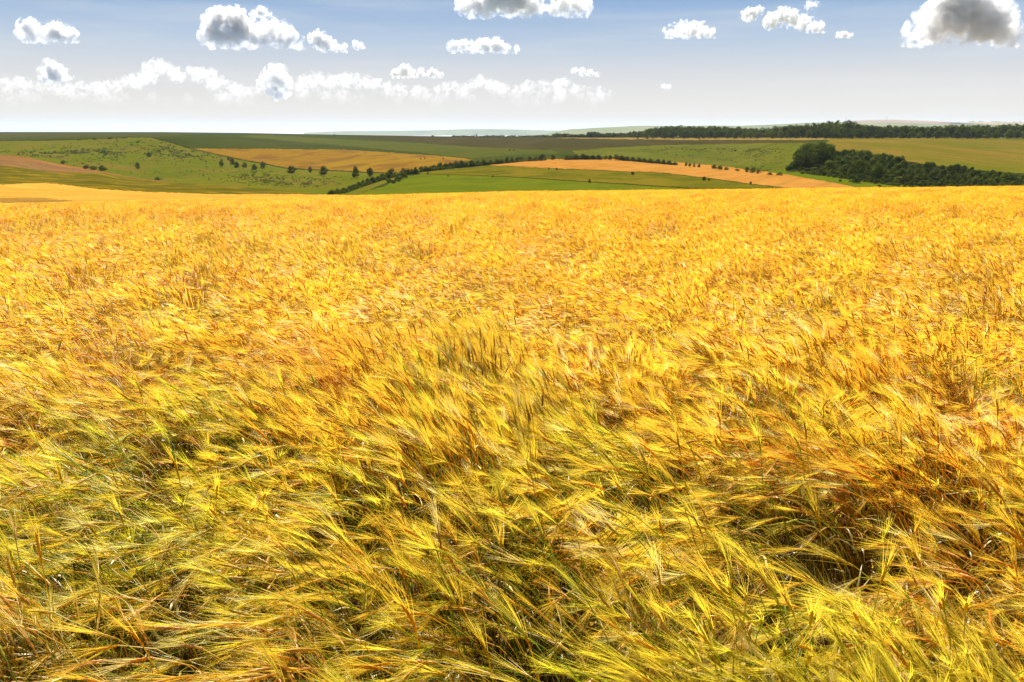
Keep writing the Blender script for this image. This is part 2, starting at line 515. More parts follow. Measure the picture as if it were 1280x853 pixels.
M_DOWN = mat_field('downland', (0.15, 0.165, 0.085), (0.19, 0.19, 0.10), (0.13, 0.145, 0.075), 0.0010, (1, 0.5, 1))  # far hill colours hold part of the distance haze, painted in
M_PINK = mat_field('stubble_downs', (0.27, 0.20, 0.15), (0.23, 0.18, 0.14), None, 0.0010, (1, 0.5, 1))
M_PALE = mat_field('pale_downs', (0.30, 0.23, 0.14), (0.19, 0.18, 0.10), (0.33, 0.25, 0.16), 0.0022, (1, 0.5, 1))
ridge('hills', 'hazy blue green downs behind the belt of trees', M_DOWN,
      [(683, 169), (692, 165), (705, 162.3), (725, 161), (760, 159.2), (800, 157.3), (850, 157.6), (880, 157), (920, 157.5), (960, 156), (1000, 154.3), (1040, 153), (1100, 153.5), (1280, 157), (1500, 160)], 8200, 3000, 2500)
ridge('hills', 'pinkish stubble downs on the right skyline', M_PINK,
      [(1010, 161), (1040, 154.2), (1060, 151.5), (1085, 150.2), (1110, 149.8), (1135, 150.4), (1160, 151.4), (1200, 153.4), (1250, 156), (1300, 160)], 9600, 1300, 2000)
ridge('hills', 'pale cropped ridge at the far right skyline', M_PALE,
      [(1170, 156), (1195, 154), (1215, 152.6), (1240, 152.8), (1280, 153), (1400, 152), (1500, 153), (1650, 159)], 10400, 2000, 2000)
ridge('hills', 'faint blue headland across the sea', M_DOWN,
      [(380, 166), (420, 164.3), (470, 163.8), (530, 163.3), (580, 161.8), (610, 161.4), (640, 162.1), (680, 163), (730, 163.6), (800, 164)], 17000, 1500, 1500, base=-118.4)

# ------------------------------------------------------------------ haze
def build_haze():
    x0, x1, y0, y1, z0, z1 = -26000, 26000, -400, 62000, -119.6, 165
    V = [(x, y, z) for x in (x0, x1) for y in (y0, y1) for z in (z0, z1)]
    F = [(0, 1, 3, 2), (4, 6, 7, 5), (0, 4, 5, 1), (2, 3, 7, 6), (0, 2, 6, 4), (1, 5, 7, 3)]
    t = NT('haze_air')
    pv = t.n('ShaderNodeVolumePrincipled')
    pv.inputs['Color'].default_value = (0.68, 0.83, 1.0, 1)
    pv.inputs['Density'].default_value = 0.000021
    pv.inputs['Anisotropy'].default_value = 0.1
    t.link(pv.outputs[0], t.out.inputs['Volume'])
    obj('haze', mesh_np('haze', V, F), t.m, label='thin bluish summer haze over the far downs', cat='haze', kind='stuff')


build_haze()

# ------------------------------------------------------------------ barley
def barley_material(name, trans=0.74, gloss=0.035):
    t = NT(name)
    a = t.n('ShaderNodeAttribute', attribute_name='col')
    c = a.outputs['Color']
    p = t.pos()
    # patches of the crop that are still green, and patches that are further ripened to orange
    gsep = t.n('ShaderNodeSeparateXYZ'); t.link(p, gsep.inputs[0])
    near = t.n('ShaderNodeMapRange'); near.inputs[1].default_value = 1.0; near.inputs[2].default_value = 9.0
    near.inputs[3].default_value = 0.95; near.inputs[4].default_value = 0.10
    t.link(gsep.outputs[1], near.inputs[0])
    grn = t.ramp(t.noise(0.9, 4, 0.6, t.pos((1, 1, 0.15))), [(0.40, 0.0), (0.66, 1.0)])
    gm = t.n('ShaderNodeMath', operation='MULTIPLY'); t.link(grn, gm.inputs[0]); t.link(near.outputs[0], gm.inputs[1])
    left = t.n('ShaderNodeMapRange'); left.inputs[1].default_value = -2.5; left.inputs[2].default_value = 2.5
    left.inputs[3].default_value = 1.0; left.inputs[4].default_value = 0.0
    t.link(gsep.outputs[0], left.inputs[0])
    gm2 = t.n('ShaderNodeMath', operation='MULTIPLY_ADD'); t.link(left.outputs[0], gm2.inputs[0]); gm2.inputs[1].default_value = 0.5; gm2.inputs[2].default_value = 0.55
    gm3 = t.n('ShaderNodeMath', operation='MULTIPLY'); t.link(gm.outputs[0], gm3.inputs[0]); t.link(gm2.outputs[0], gm3.inputs[1])
    om = t.n('ShaderNodeMath', operation='MULTIPLY_ADD'); t.link(left.outputs[0], om.inputs[0]); om.inputs[1].default_value = -0.4; om.inputs[2].default_value = 0.6
    c = t.mix(gm3.outputs[0], c, t.mix(1.0, c, (0.80, 1.06, 0.60), 'MULTIPLY'))
    org = t.ramp(t.noise(0.55, 4, 0.6, t.pos((1.0, 1.3, 0.1))), [(0.45, 0.0), (0.68, 0.75)])
    oq = t.n('ShaderNodeMath', operation='MULTIPLY'); t.link(org, oq.inputs[0]); t.link(om.outputs[0], oq.inputs[1])
    c = t.mix(oq.outputs[0], c, t.mix(1.0, c, (1.02, 0.76, 0.6), 'MULTIPLY'))
    fr = t.n('ShaderNodeMapRange'); fr.inputs[1].default_value = 5.0; fr.inputs[2].default_value = 30.0
    fr.inputs[3].default_value = 0.0; fr.inputs[4].default_value = 0.9
    t.link(gsep.outputs[1], fr.inputs[0])
    big = t.ramp(t.noise(0.22, 4, 0.6, t.pos((0.7, 1.3, 0.1))), [(0.35, 0.45), (0.65, 1.0)])
    fb = t.n('ShaderNodeMath', operation='MULTIPLY'); t.link(fr.outputs[0], fb.inputs[0]); t.link(big, fb.inputs[1])
    c = t.mix(fb.outputs[0], c, t.mix(1.0, c, (0.96, 0.755, 0.55), 'MULTIPLY'))
    d = t.n('ShaderNodeBsdfDiffuse'); t.link(c, d.inputs['Color'])
    tr = t.n('ShaderNodeBsdfTranslucent'); t.link(c, tr.inputs['Color'])
    m1 = t.n('ShaderNodeMixShader'); m1.inputs[0].default_value = trans
    t.link(d.outputs[0], m1.inputs[1]); t.link(tr.outputs[0], m1.inputs[2])
    g = t.n('ShaderNodeBsdfGlossy'); g.inputs['Roughness'].default_value = 0.38
    g.inputs['Color'].default_value = (1, 0.93, 0.75, 1)
    m2 = t.n('ShaderNodeMixShader'); m2.inputs[0].default_value = gloss
    t.link(m1.outputs[0], m2.inputs[1]); t.link(g.outputs[0], m2.inputs[2])
    t.link(m2.outputs[0], t.out.inputs['Surface'])
    return t.m


M_BAR = barley_material('barley_straw')


def wind(x, y):
    """azimuth of the lean (towards -x), how far the ears nod, and relative height at a place"""
    az = math.pi + 0.75 * vnoise(x / 1.3 + 11, y / 1.1, 21) + 0.65 * vnoise(x / 0.45, y / 0.45, 22)
    nod = 1.18 + 0.62 * vnoise(x / 0.7 + 5, y / 0.55, 23) + 0.25 * vnoise(x / 0.25, y / 0.25, 24)
    hgt = 1.0 + 0.13 * vnoise(x / 0.75 - 8, y / 0.5, 25) + 0.08 * vnoise(x / 0.3, y / 0.3, 26)
    return az, nod, hgt


def tufts(x, y, cell, seed):
    """nearest jittered tuft centre: offset to it, edge distance, and three random numbers per tuft"""
    def h(i, j, k):
        n = (i * 73856093 + j * 19349663 + (seed * 7 + k) * 83492791) & 0x7fffffff
        n = ((n ^ (n >> 13)) * 1274126177) & 0x7fffffff
        n = ((n ^ (n >> 15)) * 1911520717) & 0x7fffffff
        return ((n ^ (n >> 16)) & 0xffff) / 65535.0
    gx = np.floor(x / cell).astype(np.int64); gy = np.floor(y / cell).astype(np.int64)
    best = np.full(len(x), 1e9); sec = np.full(len(x), 1e9)
    bx = np.zeros(len(x)); by = np.zeros(len(x)); R = np.zeros((len(x), 4))
    for di in (-1, 0, 1):
        for dj in (-1, 0, 1):
            i = gx + di; j = gy + dj
            cx = (i + 0.15 + 0.7 * h(i, j, 0)) * cell; cy = (j + 0.15 + 0.7 * h(i, j, 1)) * cell
            d = np.hypot(x - cx, (y - cy) * 1.35)
            new = d < best
            sec = np.where(new, best, np.minimum(sec, d))
            bx = np.where(new, cx, bx); by = np.where(new, cy, by)
            for k in range(4):
                R[:, k] = np.where(new, h(i, j, 2 + k), R[:, k])
            best = np.where(new, d, best)
    return bx - x, by - y, (sec - best) / cell, R


CELL = {0: 0.25, 1: 0.32, 2: 0.60}


def thin(x, y, lod, rng):
    """fewer stalks along the seams between tufts, so the eye falls into dark hollows"""
    e = tufts(x, y, CELL[lod], 5)[2]
    return rng.random(len(x)) < np.clip(0.50 + 2.6 * e, 0, 1)


def stalks(x, y, z, lod, rng, uniform=None):
    """generates every stalk at once; returns {part: (V (N,k,3), F template, col (N,k,3))}"""
    N = len(x)
    az, nod, hgt = wind(x, y)
    tx, ty, te_, TR_ = tufts(x, y, CELL[lod], 5)
    az = az + rng.normal(0, {0: 0.25, 1: 0.34, 2: 0.4}[lod], N) + (TR_[:, 0] - 0.5) * 1.9 + np.where(TR_[:, 2] < 0.11, 2.2, 0.0)
    nod = np.clip(nod + rng.normal(0, 0.22, N) + (TR_[:, 1] - 0.5) * 0.7, 0.12, 2.0)
    hgt = hgt * (1 + (TR_[:, 2] - 0.5) * 0.30) * (1 - 0.16 * np.clip(0.22 - te_, 0, 0.22) / 0.22)
    up = rng.random(N) < 0.025
    nod = np.where(up, rng.uniform(0.05, 0.4, N), nod)
    th0 = np.clip(rng.normal(0.16, 0.10, N) + 0.10 * (nod - 1), -0.05, 0.6)
    L = 0.80 * hgt * rng.uniform(0.88, 1.08, N)
    earL = rng.uniform(0.062, 0.098, N)
    nseg = {0: 9, 1: 5, 2: 3}[lod]
    near = {0: 9, 1: 4, 2: 2}[lod]
    # centreline
    t = np.linspace(0, 1, nseg + 1)
    tm = (t[1:] + t[:-1]) / 2
    pw = rng.uniform(2.6, 5.0, N)
    th = th0[:, None] + (nod - th0)[:, None] * tm[None] ** pw[:, None]
    azs = az[:, None] + (rng.normal(0, 0.25, N)[:, None]) * tm[None]
    dirs = np.stack([np.sin(th) * np.cos(azs), np.sin(th) * np.sin(azs), np.cos(th)], -1)
    pts = np.concatenate([np.zeros((N, 1, 3)), np.cumsum(dirs, 1) * (L / nseg)[:, None, None]], 1)
    pts = pts + np.stack([x, y, z], -1)[:, None]
    sx = np.stack([-np.sin(az), np.cos(az), np.zeros(N)], -1)            # sideways
    # ear centreline
    te = np.linspace(0, 1, near + 1)
    the = nod[:, None] + rng.uniform(0.0, 0.45, N)[:, None] * (te[1:] + te[:-1])[None] / 2
    aze = (az + 0)[:, None] + np.zeros((1, near))
    de = np.stack([np.sin(the) * np.cos(aze), np.sin(the) * np.sin(aze), np.cos(the)], -1)
    ep = np.concatenate([np.zeros((N, 1, 3)), np.cumsum(de, 1) * (earL / near)[:, None, None]], 1) + pts[:, -1:]
    dee = np.concatenate([de[:, :1], de], 1)
    out = {}
    # colours of each stalk
    ripe = np.clip(rng.normal(0.68, 0.26, N) + 0.28 * vnoise(x / 0.8, y / 0.8, 31), 0, 1)
    red = np.clip(rng.normal(0.12, 0.26, N), 0, 1)
    ripe = np.clip(ripe + (TR_[:, 3] - 0.5) * 0.55, 0, 1)
    if lod == 0:
        g = np.clip((4.4 - y) / 3.2, 0, 1) * (0.75 + 0.3 * np.clip(-x / 2.0 + 0.3, -1, 1)) + 0.35 * vnoise(x / 0.9, y / 0.9, 37)
        g = np.clip(g, 0, 1)
        ripe = np.clip(ripe - 0.50 * g, 0, 1); red = red * (1 - 0.5 * g)
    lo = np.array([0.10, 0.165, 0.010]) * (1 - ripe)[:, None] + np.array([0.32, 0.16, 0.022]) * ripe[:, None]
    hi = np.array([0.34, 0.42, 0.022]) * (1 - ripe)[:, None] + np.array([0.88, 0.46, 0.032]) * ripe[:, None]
    lo = lo * (1 - red)[:, None] + np.array([0.22, 0.07, 0.02]) * red[:, None]
    earc = np.array([0.54, 0.50, 0.030]) * (1 - ripe)[:, None] + np.array([0.76, 0.335, 0.022]) * ripe[:, None]
    earc = earc * (1 - 0.5 * red)[:, None] + np.array([0.46, 0.19, 0.025]) * (0.5 * red)[:, None]
    awnc = np.array([0.90, 0.74, 0.058]) * (1 - ripe)[:, None] + np.array([0.96, 0.525, 0.040]) * ripe[:, None]
    pale = rng.random(N) < np.clip(0.08 + 0.9 * (vnoise(x / 0.5 + 2, y / 0.3, 35) - 0.3), 0.04, 0.6)  # pale clusters: the gleam of reflecting awns put into their colour
    awnc = np.where(pale[:, None], np.array([0.92, 0.74, 0.27]), awnc)
    # stem
    d_all = np.concatenate([dirs[:, :1], dirs], 1)
    nrm = np.cross(d_all, sx[:, None].repeat(nseg + 1, 1))
    r = {0: 0.0017, 1: 0.0024, 2: 0.0045}[lod]
    if lod == 0:
        ring = [(1, 0), (-0.5, 0.866), (-0.5, -0.866)]
        V = np.stack([pts + (sx[:, None] * a + nrm * b) * r for a, b in ring], 2).reshape(N, -1, 3)
        F = []
        for i in range(nseg):
            for j in range(3):
                F.append((i * 3 + j, i * 3 + (j + 1) % 3, (i + 1) * 3 + (j + 1) % 3, (i + 1) * 3 + j))
        tc = np.repeat(t, 3)
    else:
        V = np.stack([pts + sx[:, None] * r, pts - sx[:, None] * r], 2).reshape(N, -1, 3)
        F = [(2 * i, 2 * i + 1, 2 * i + 3, 2 * i + 2) for i in range(nseg)]
        tc = np.repeat(t, 2)
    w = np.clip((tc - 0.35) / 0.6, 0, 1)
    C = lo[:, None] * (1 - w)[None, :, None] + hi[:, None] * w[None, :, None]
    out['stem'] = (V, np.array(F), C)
    # ear: flattened, with the grains of the two rows standing out as bumps
    ne = np.cross(dee, sx[:, None].repeat(near + 1, 1))
    prof = np.sin(np.pi * np.clip(te * 0.86 + 0.12, 0, 1)) ** 0.6
    rr = {0: 0.0047, 1: 0.0056, 2: 0.0078}[lod]
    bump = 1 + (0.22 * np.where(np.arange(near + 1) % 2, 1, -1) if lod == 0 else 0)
    roll = rng.uniform(0, np.pi, N)
    a1 = sx[:, None] * np.cos(roll)[:, None, None] + ne * np.sin(roll)[:, None, None]
    a2 = -sx[:, None] * np.sin(roll)[:, None, None] + ne * np.cos(roll)[:, None, None]
    if lod == 0:
        ring = [(1, 0), (0.35, 0.62), (-0.35, 0.62), (-1, 0), (-0.35, -0.62), (0.35, -0.62)]
    elif lod == 1:
        ring = [(1, 0), (-0.4, 0.6), (-0.4, -0.6)]
    else:
        ring = [(1, 0), (-1, 0)]
    k = len(ring)
    V = np.stack([ep + (a1 * a + a2 * b) * (rr * prof * bump)[None, :, None] for a, b in ring], 2).reshape(N, -1, 3)
    F = []
    for i in range(near):
        for j in range(k if k > 2 else 1):
            F.append((i * k + j, i * k + (j + 1) % k, (i + 1) * k + (j + 1) % k, (i + 1) * k + j))
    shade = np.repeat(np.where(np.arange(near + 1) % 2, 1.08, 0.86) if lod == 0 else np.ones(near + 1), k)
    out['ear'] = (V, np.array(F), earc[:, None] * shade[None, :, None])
    # awns
    na = {0: 32, 1: 13, 2: 6}[lod]
    aw = {0: 0.00047, 1: 0.0011, 2: 0.0030}[lod]
    s = np.linspace(0.05, 1, na)
    pos = np.stack([np.stack([np.interp(s, te, ep[i, :, c]) for c in range(3)], -1) for i in range(N)], 0) if N < 400 else \
        ep[:, np.clip((s * near).astype(int), 0, near - 1)] * (1 - (s * near - np.clip((s * near).astype(int), 0, near - 1)))[None, :, None] + \
        ep[:, np.clip((s * near).astype(int), 0, near - 1) + 1] * (s * near - np.clip((s * near).astype(int), 0, near - 1))[None, :, None]
    side = np.where(np.arange(na) % 2, 1.0, -1.0)[None, :] * rng.uniform(0.5, 1.1, (N, na))
    oth = rng.normal(0, 0.5, (N, na))
    spread = 0.17 * rng.uniform(0.6, 1.6, N)[:, None] * (1.15 - 0.5 * s)[None]
    dm = dee[:, np.clip(np.round(s * near).astype(int), 0, near)]
    A1 = a1[:, np.clip(np.round(s * near).astype(int), 0, near)]; A2 = a2[:, np.clip(np.round(s * near).astype(int), 0, near)]
    d0 = dm + (A1 * side[..., None] + A2 * oth[..., None]) * spread[..., None]
    d0 /= np.linalg.norm(d0, axis=-1, keepdims=True)
    AL = rng.uniform(0.088, 0.148, (N, na)) * {0: 1.0, 1: 0.92, 2: 0.92}[lod] * (1.05 - 0.25 * s)[None]
    bend = np.stack([-0.10 * np.ones((N, na)), rng.normal(0, 0.08, (N, na)), rng.normal(-0.05, 0.10, (N, na))], -1)
    p0 = pos
    p1 = pos + d0 * (AL * 0.5)[..., None] + bend * (AL * 0.12)[..., None]
    p2 = pos + d0 * AL[..., None] + bend * (AL * 0.55)[..., None]
    rv = rng.normal(0, 1, (N, na, 3)); wv = np.cross(d0, rv)
    wv /= np.linalg.norm(wv, axis=-1, keepdims=True) + 1e-9
    V = np.stack([p0 + wv * aw, p0 - wv * aw, p1 + wv * aw * 0.8, p1 - wv * aw * 0.8, p2 + wv * aw * 0.25, p2 - wv * aw * 0.25], 2).reshape(N, -1, 3)
    F = []
    for i in range(na):
        b = i * 6
        F += [(b, b + 1, b + 3, b + 2), (b + 2, b + 3, b + 5, b + 4)]
    vv = rng.uniform(0.85, 1.12, (N, na))
    C = awnc[:, None, None] * vv[..., None, None] * np.ones((1, 1, 6, 1))
    C[:, :, :2] = C[:, :, :2] * 0.75 + earc[:, None, None] * 0.25
    out['awns'] = (V, np.array(F), np.clip(C.reshape(N, -1, 3), 0, 0.95))
    # leaf: a drooping blade from the upper part of the stem
    if lod < 2:
        nl = 5 if lod == 0 else 3
        ib = np.clip((rng.uniform(0.40, 0.78, N) * nseg).astype(int), 1, nseg - 1)
        base = pts[np.arange(N), ib]
        la = az + rng.normal(0, 1.2, N)
        ll = rng.uniform(0.10, 0.21, N)
        tl = np.linspace(0, 1, nl + 1); tlm = (tl[1:] + tl[:-1]) / 2
        lt = rng.uniform(0.25, 0.9, N)[:, None] + rng.uniform(0.6, 2.2, N)[:, None] * tlm[None] ** 1.3
        dl = np.stack([np.sin(lt) * np.cos(la)[:, None], np.sin(lt) * np.sin(la)[:, None], np.cos(lt)], -1)
        lp = np.concatenate([np.zeros((N, 1, 3)), np.cumsum(dl, 1) * (ll / nl)[:, None, None]], 1) + base[:, None]
        ls = np.stack([-np.sin(la), np.cos(la), np.zeros(N)], -1)
        tw = rng.uniform(-1.2, 1.2, N)[:, None] * tl[None]
        lsv = ls[:, None] * np.cos(tw)[..., None] + np.array([0, 0, 1.0]) * np.sin(tw)[..., None]
        wl = (0.0042 if lod == 0 else 0.005) * (1 - tl ** 1.8 * 0.95)
        V = np.stack([lp + lsv * wl[None, :, None], lp - lsv * wl[None, :, None]], 2).reshape(N, -1, 3)
        F = [(2 * i, 2 * i + 1, 2 * i + 3, 2 * i + 2) for i in range(nl)]
        dry = np.clip(ripe + rng.normal(0, 0.3, N), 0, 1)
        lc = np.array([0.13, 0.19, 0.015]) * (1 - dry)[:, None] + np.array([0.55, 0.30, 0.06]) * dry[:, None]
        lc = np.where((rng.random(N) < 0.2)[:, None], np.array([0.80, 0.62, 0.28]), lc)
        out['leaf'] = (V, np.array(F), lc[:, None] * np.ones((1, V.shape[1], 1)))
    return out


def merge(parts):
    Vs, Fs, Cs, off = [], [], [], 0
    for V, F, C in parts:
        N, k = V.shape[:2]
        Vs.append(V.reshape(-1, 3)); Cs.append(C.reshape(-1, 3))
        f = F[None] + (np.arange(N) * k)[:, None, None] + off
        Fs.append(f.reshape(-1, F.shape[1]))
        off += N * k
    return np.concatenate(Vs), np.concatenate(Fs), np.concatenate(Cs)


def scatter(x0, x1, y0, y1, dens, rng):
    n = int((x1 - x0) * (y1 - y0) * dens)
    g = max(1, int(math.sqrt(n)))
    X, Y = np.meshgrid(np.linspace(0, 1, g, False), np.linspace(0, 1, g, False))
    X = (X.ravel() + rng.random(g * g) * 1.5 / g) ; Y = (Y.ravel() + rng.random(g * g) * 1.5 / g)
    return x0 + X * (x1 - x0), y0 + Y * (y1 - y0)


TB, TC = 1.5, 3.0
R_NEAR, R_MID, R_FAR = 6.0, 30.0, 132.0


def wedge(cx, cy, m):
    return (cy > -0.8 - m) & (np.abs(cx) < 0.70 * np.maximum(cy, 0) + 1.7 + m)


def build_barley():
    rng = np.random.default_rng(11)
    # 6 m blocks decide which grid belongs to which level, so no gaps open between them
    near_cells, mid_cells, far_cells = [], [], []
    for i in range(-70, 70):
        for j in range(-1, 90):
            cx, cy = (i + 0.5) * TB, (j + 0.5) * TB
            if cy > R_MID + 3 or not wedge(cx, cy, TB):
                continue
            if math.hypot(cx, cy) < R_NEAR:
                near_cells.append((i, j))
            elif cy < R_MID:
                mid_cells.append((cx, cy))
    j0 = int(R_MID / TC)
    for i in range(-45, 45):
        for j in range(j0, int(R_FAR / TC) + 1):
            cx, cy = (i + 0.5) * TC, (j + 0.5) * TC
            if wedge(cx, cy, TC * 1.5):
                far_cells.append((cx, cy))
    xs, ys = [], []
    for i, j in near_cells:
        a, b = scatter(i * TB, (i + 1) * TB, j * TB, (j + 1) * TB, 470, rng)
        xs.append(a); ys.append(b)
    x = np.concatenate(xs); y = np.concatenate(ys)
    keep = wedge(x, y, 0.0) & (np.hypot(x, y) > 0.38)
    x, y = x[keep], y[keep]
    keep = thin(x, y, 0, rng); x, y = x[keep], y[keep]
    P = stalks(x, y, gz(x, y), 0, rng)
    # the 300 nearest stalks whose ears are in the frame become things of their own
    tip = P['ear'][0].mean(1)
    dy = tip[:, 1]; rel = tip - np.array([0, 0, CAMZ])
    fz = rel[:, 1] * CP - rel[:, 2] * SP
    pu = 640 + FPX * rel[:, 0] / np.maximum(fz, 1e-3)
    pv = 426.5 - FPX * (rel[:, 1] * SP + rel[:, 2] * CP) / np.maximum(fz, 1e-3)
    dist = np.linalg.norm(rel, axis=1)
    # nothing may brush the lens
    allv = P['awns'][0]
    mind = np.linalg.norm(allv - np.array([0, 0, CAMZ]), axis=2).min(1)
    ok = mind > 0.45
    inside = (fz > 0.2) & (pu > 20) & (pu < 1260) & (pv < 835) & (pv > 300) & ok
    order = np.argsort(np.where(inside, dist, 1e9))
    single = order[:300]
    rest = np.ones(len(x), bool); rest[single] = False; rest &= ok
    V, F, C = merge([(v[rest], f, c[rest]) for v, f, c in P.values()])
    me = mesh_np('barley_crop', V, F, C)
    me.materials.append(M_BAR)
    crop = obj('barley_crop', me, label='dense golden barley crop filling the field to its crest', cat='barley crop', kind='stuff')
    # single stalks
    ev = tip[single]
    for n, s in enumerate(single):
        b = np.array([x[s], y[s], gz(x[s], y[s])])
        root = bpy.data.objects.new('barley_stalk', None)
        COL.objects.link(root)
        root.empty_display_size = 0.05
        root.location = b
        awn_col = P['awns'][2][s].mean(0); nodz = (P['ear'][0][s][-3:].mean(0) - P['ear'][0][s][:3].mean(0))
        upright = nodz[2] > 0.035
        tone = 'green tinged' if awn_col[1] / awn_col[0] > 0.74 else 'golden'
        lab = f'{tone} bearded barley stalk, ear {"upright" if upright else "bent over"}, at the near edge of the field'
        tag(root, lab, 'barley', 'bearded barley stalks at the near edge of the field')
        made = {}
        for part in ('stem', 'leaf', 'ear', 'awns'):
            v, f, c = P[part]
            m = mesh_np(part, v[s] - b, f, c[s])
            made[part] = obj(part, m, M_BAR, made['ear'] if part == 'awns' else root)
    # tiles for the middle and the far crop, placed by geometry nodes on this one object
    lib = bpy.data.collections.new('barley_tiles')
    names = []
    for lod, size, dens, nvar in ((1, TB, 380, 8), (2, TC, 190, 6)):
        for k in range(nvar):
            ox, oy = 40 + 17.3 * k, 200 + 60 * lod
            a, b = scatter(-size / 2, size / 2, -size / 2, size / 2, dens, rng)
            kp = thin(a + ox, b + oy, lod, rng); a, b = a[kp], b[kp]
            PP = stalks(a + ox, b + oy, np.zeros(len(a)), lod, rng)
            v, f, c = merge(list(PP.values()))
            v[:, 0] -= ox; v[:, 1] -= oy
            nm = f'tile_{lod}{k}'
            m = mesh_np(nm, v, f, c); m.materials.append(M_BAR)
            o = bpy.data.objects.new(nm, m)
            lib.objects.link(o)
            names.append(nm)
    names.sort()
    pts, var, rot, scl = [], [], [], []
    for cells, lo, nvar, jit in ((mid_cells, 0, 8, 0.12), (far_cells, 8, 6, 0.3)):
        for cx, cy in cells:
            e = 0.3
            sx = float(gz(cx + e, cy) - gz(cx - e, cy)) / (2 * e); sy = float(gz(cx, cy + e) - gz(cx, cy - e)) / (2 * e)
            jx, jy = rng.uniform(-jit, jit, 2)
            pts.append((cx + jx, cy + jy, float(gz(cx + jx, cy + jy))))
            var.append(lo + int(rng.integers(nvar)))
            ang = rng.normal(0, 0.16) + 0.30 * float(vnoise(cx / 7.0, cy / 6.0, 41))
            n = Vector((-sx, -sy, 1)).normalized()
            q = Vector((0, 0, 1)).rotation_difference(n).to_matrix() @ Matrix.Rotation(ang, 3, 'Z')
            rot.append(tuple(q.to_euler()))
            h = 1.0 + 0.05 * float(vnoise(cx / 5.0 + 9, cy / 4.0, 42)) + rng.normal(0, 0.015)
            scl.append((1.06, 1.06 * (1 if rng.random() < 0.5 else -1), h))
    pm = bpy.data.meshes.new('tile_points')
    pm.vertices.add(len(pts))
    pm.vertices.foreach_set('co', np.array(pts, np.float32).ravel())
    a = pm.attributes.new('variant', 'INT', 'POINT'); a.data.foreach_set('value', np.array(var, np.int32))
    a = pm.attributes.new('rot', 'FLOAT_VECTOR', 'POINT'); a.data.foreach_set('vector', np.array(rot, np.float32).ravel())
    a = pm.attributes.new('scl', 'FLOAT_VECTOR', 'POINT'); a.data.foreach_set('vector', np.array(scl, np.float32).ravel())
    po = bpy.data.objects.new('tile_points', pm)
    ng = bpy.data.node_groups.new('barley_field', 'GeometryNodeTree')
    ng.interface.new_socket('Geometry', in_out='INPUT', socket_type='NodeSocketGeometry')
    ng.interface.new_socket('Geometry', in_out='OUTPUT', socket_type='NodeSocketGeometry')
    gi = ng.nodes.new('NodeGroupInput'); go = ng.nodes.new('NodeGroupOutput')
    oi = ng.nodes.new('GeometryNodeObjectInfo'); oi.inputs['Object'].default_value = po
    ci = ng.nodes.new('GeometryNodeCollectionInfo'); ci.inputs['Collection'].default_value = lib
    ci.inputs['Separate Children'].default_value = True
    ci.inputs['Reset Children'].default_value = True
    ip = ng.nodes.new('GeometryNodeInstanceOnPoints')
    ip.inputs['Pick Instance'].default_value = True

    def named(nm, typ):
        nd = ng.nodes.new('GeometryNodeInputNamedAttribute'); nd.data_type = typ
        nd.inputs['Name'].default_value = nm
        return nd.outputs['Attribute']
    jn = ng.nodes.new('GeometryNodeJoinGeometry')
    L = ng.links.new
    L(oi.outputs['Geometry'], ip.inputs['Points'])
    L(ci.outputs[0], ip.inputs['Instance'])
    L(named('variant', 'INT'), ip.inputs['Instance Index'])
    L(named('rot', 'FLOAT_VECTOR'), ip.inputs['Rotation'])
    L(named('scl', 'FLOAT_VECTOR'), ip.inputs['Scale'])
    L(gi.outputs[0], jn.inputs[0])
    L(ip.outputs[0], jn.inputs[0])
    L(jn.outputs[0], go.inputs[0])
    md = crop.modifiers.new('field', 'NODES')
    md.node_group = ng
    print('barley: near', len(x), 'mid tiles', len(mid_cells), 'far tiles', len(far_cells))


build_barley()


# ------------------------------------------------------------------ trees, bushes and hedges
def leaf_material(name, dark, light):
    t = NT(name)
    oi = t.n('ShaderNodeObjectInfo')
    c = t.mix(oi.outputs['Random'], dark, light)
    tc = t.n('ShaderNodeTexCoord')
    c = t.mix(t.ramp(t.noise(5.0, 3, 0.6, tc.outputs['Object']), [(0.35, 0.0), (0.65, 0.6)]), c, light)
    d = t.n('ShaderNodeBsdfDiffuse'); t.link(c, d.inputs['Color'])
    tr = t.n('ShaderNodeBsdfTranslucent'); t.link(c, tr.inputs['Color'])
    m = t.n('ShaderNodeMixShader'); m.inputs[0].default_value = 0.12
    t.link(d.outputs[0], m.inputs[1]); t.link(tr.outputs[0], m.inputs[2])
    t.link(m.outputs[0], t.out.inputs['Surface'])
    return t.m


def bark_material():
    t = NT('bark')
    tc = t.n('ShaderNodeTexCoord')
    c = t.mix(t.noise(14, 4, 0.6, tc.outputs['Object']), (0.06, 0.045, 0.03), (0.13, 0.10, 0.07))
    d = t.n('ShaderNodeBsdfDiffuse'); t.link(c, d.inputs['Color']); t.link(d.outputs[0], t.out.inputs['Surface'])
    return t.m


M_LEAF = leaf_material('tree_leaves', (0.042, 0.060, 0.012), (0.155, 0.185, 0.024))
M_BUSH = leaf_material('bush_leaves', (0.038, 0.052, 0.011), (0.135, 0.155, 0.022))
M_PALEB = leaf_material('pale_bush_leaves', (0.050, 0.060, 0.020), (0.075, 0.085, 0.026))
M_BARK = bark_material()


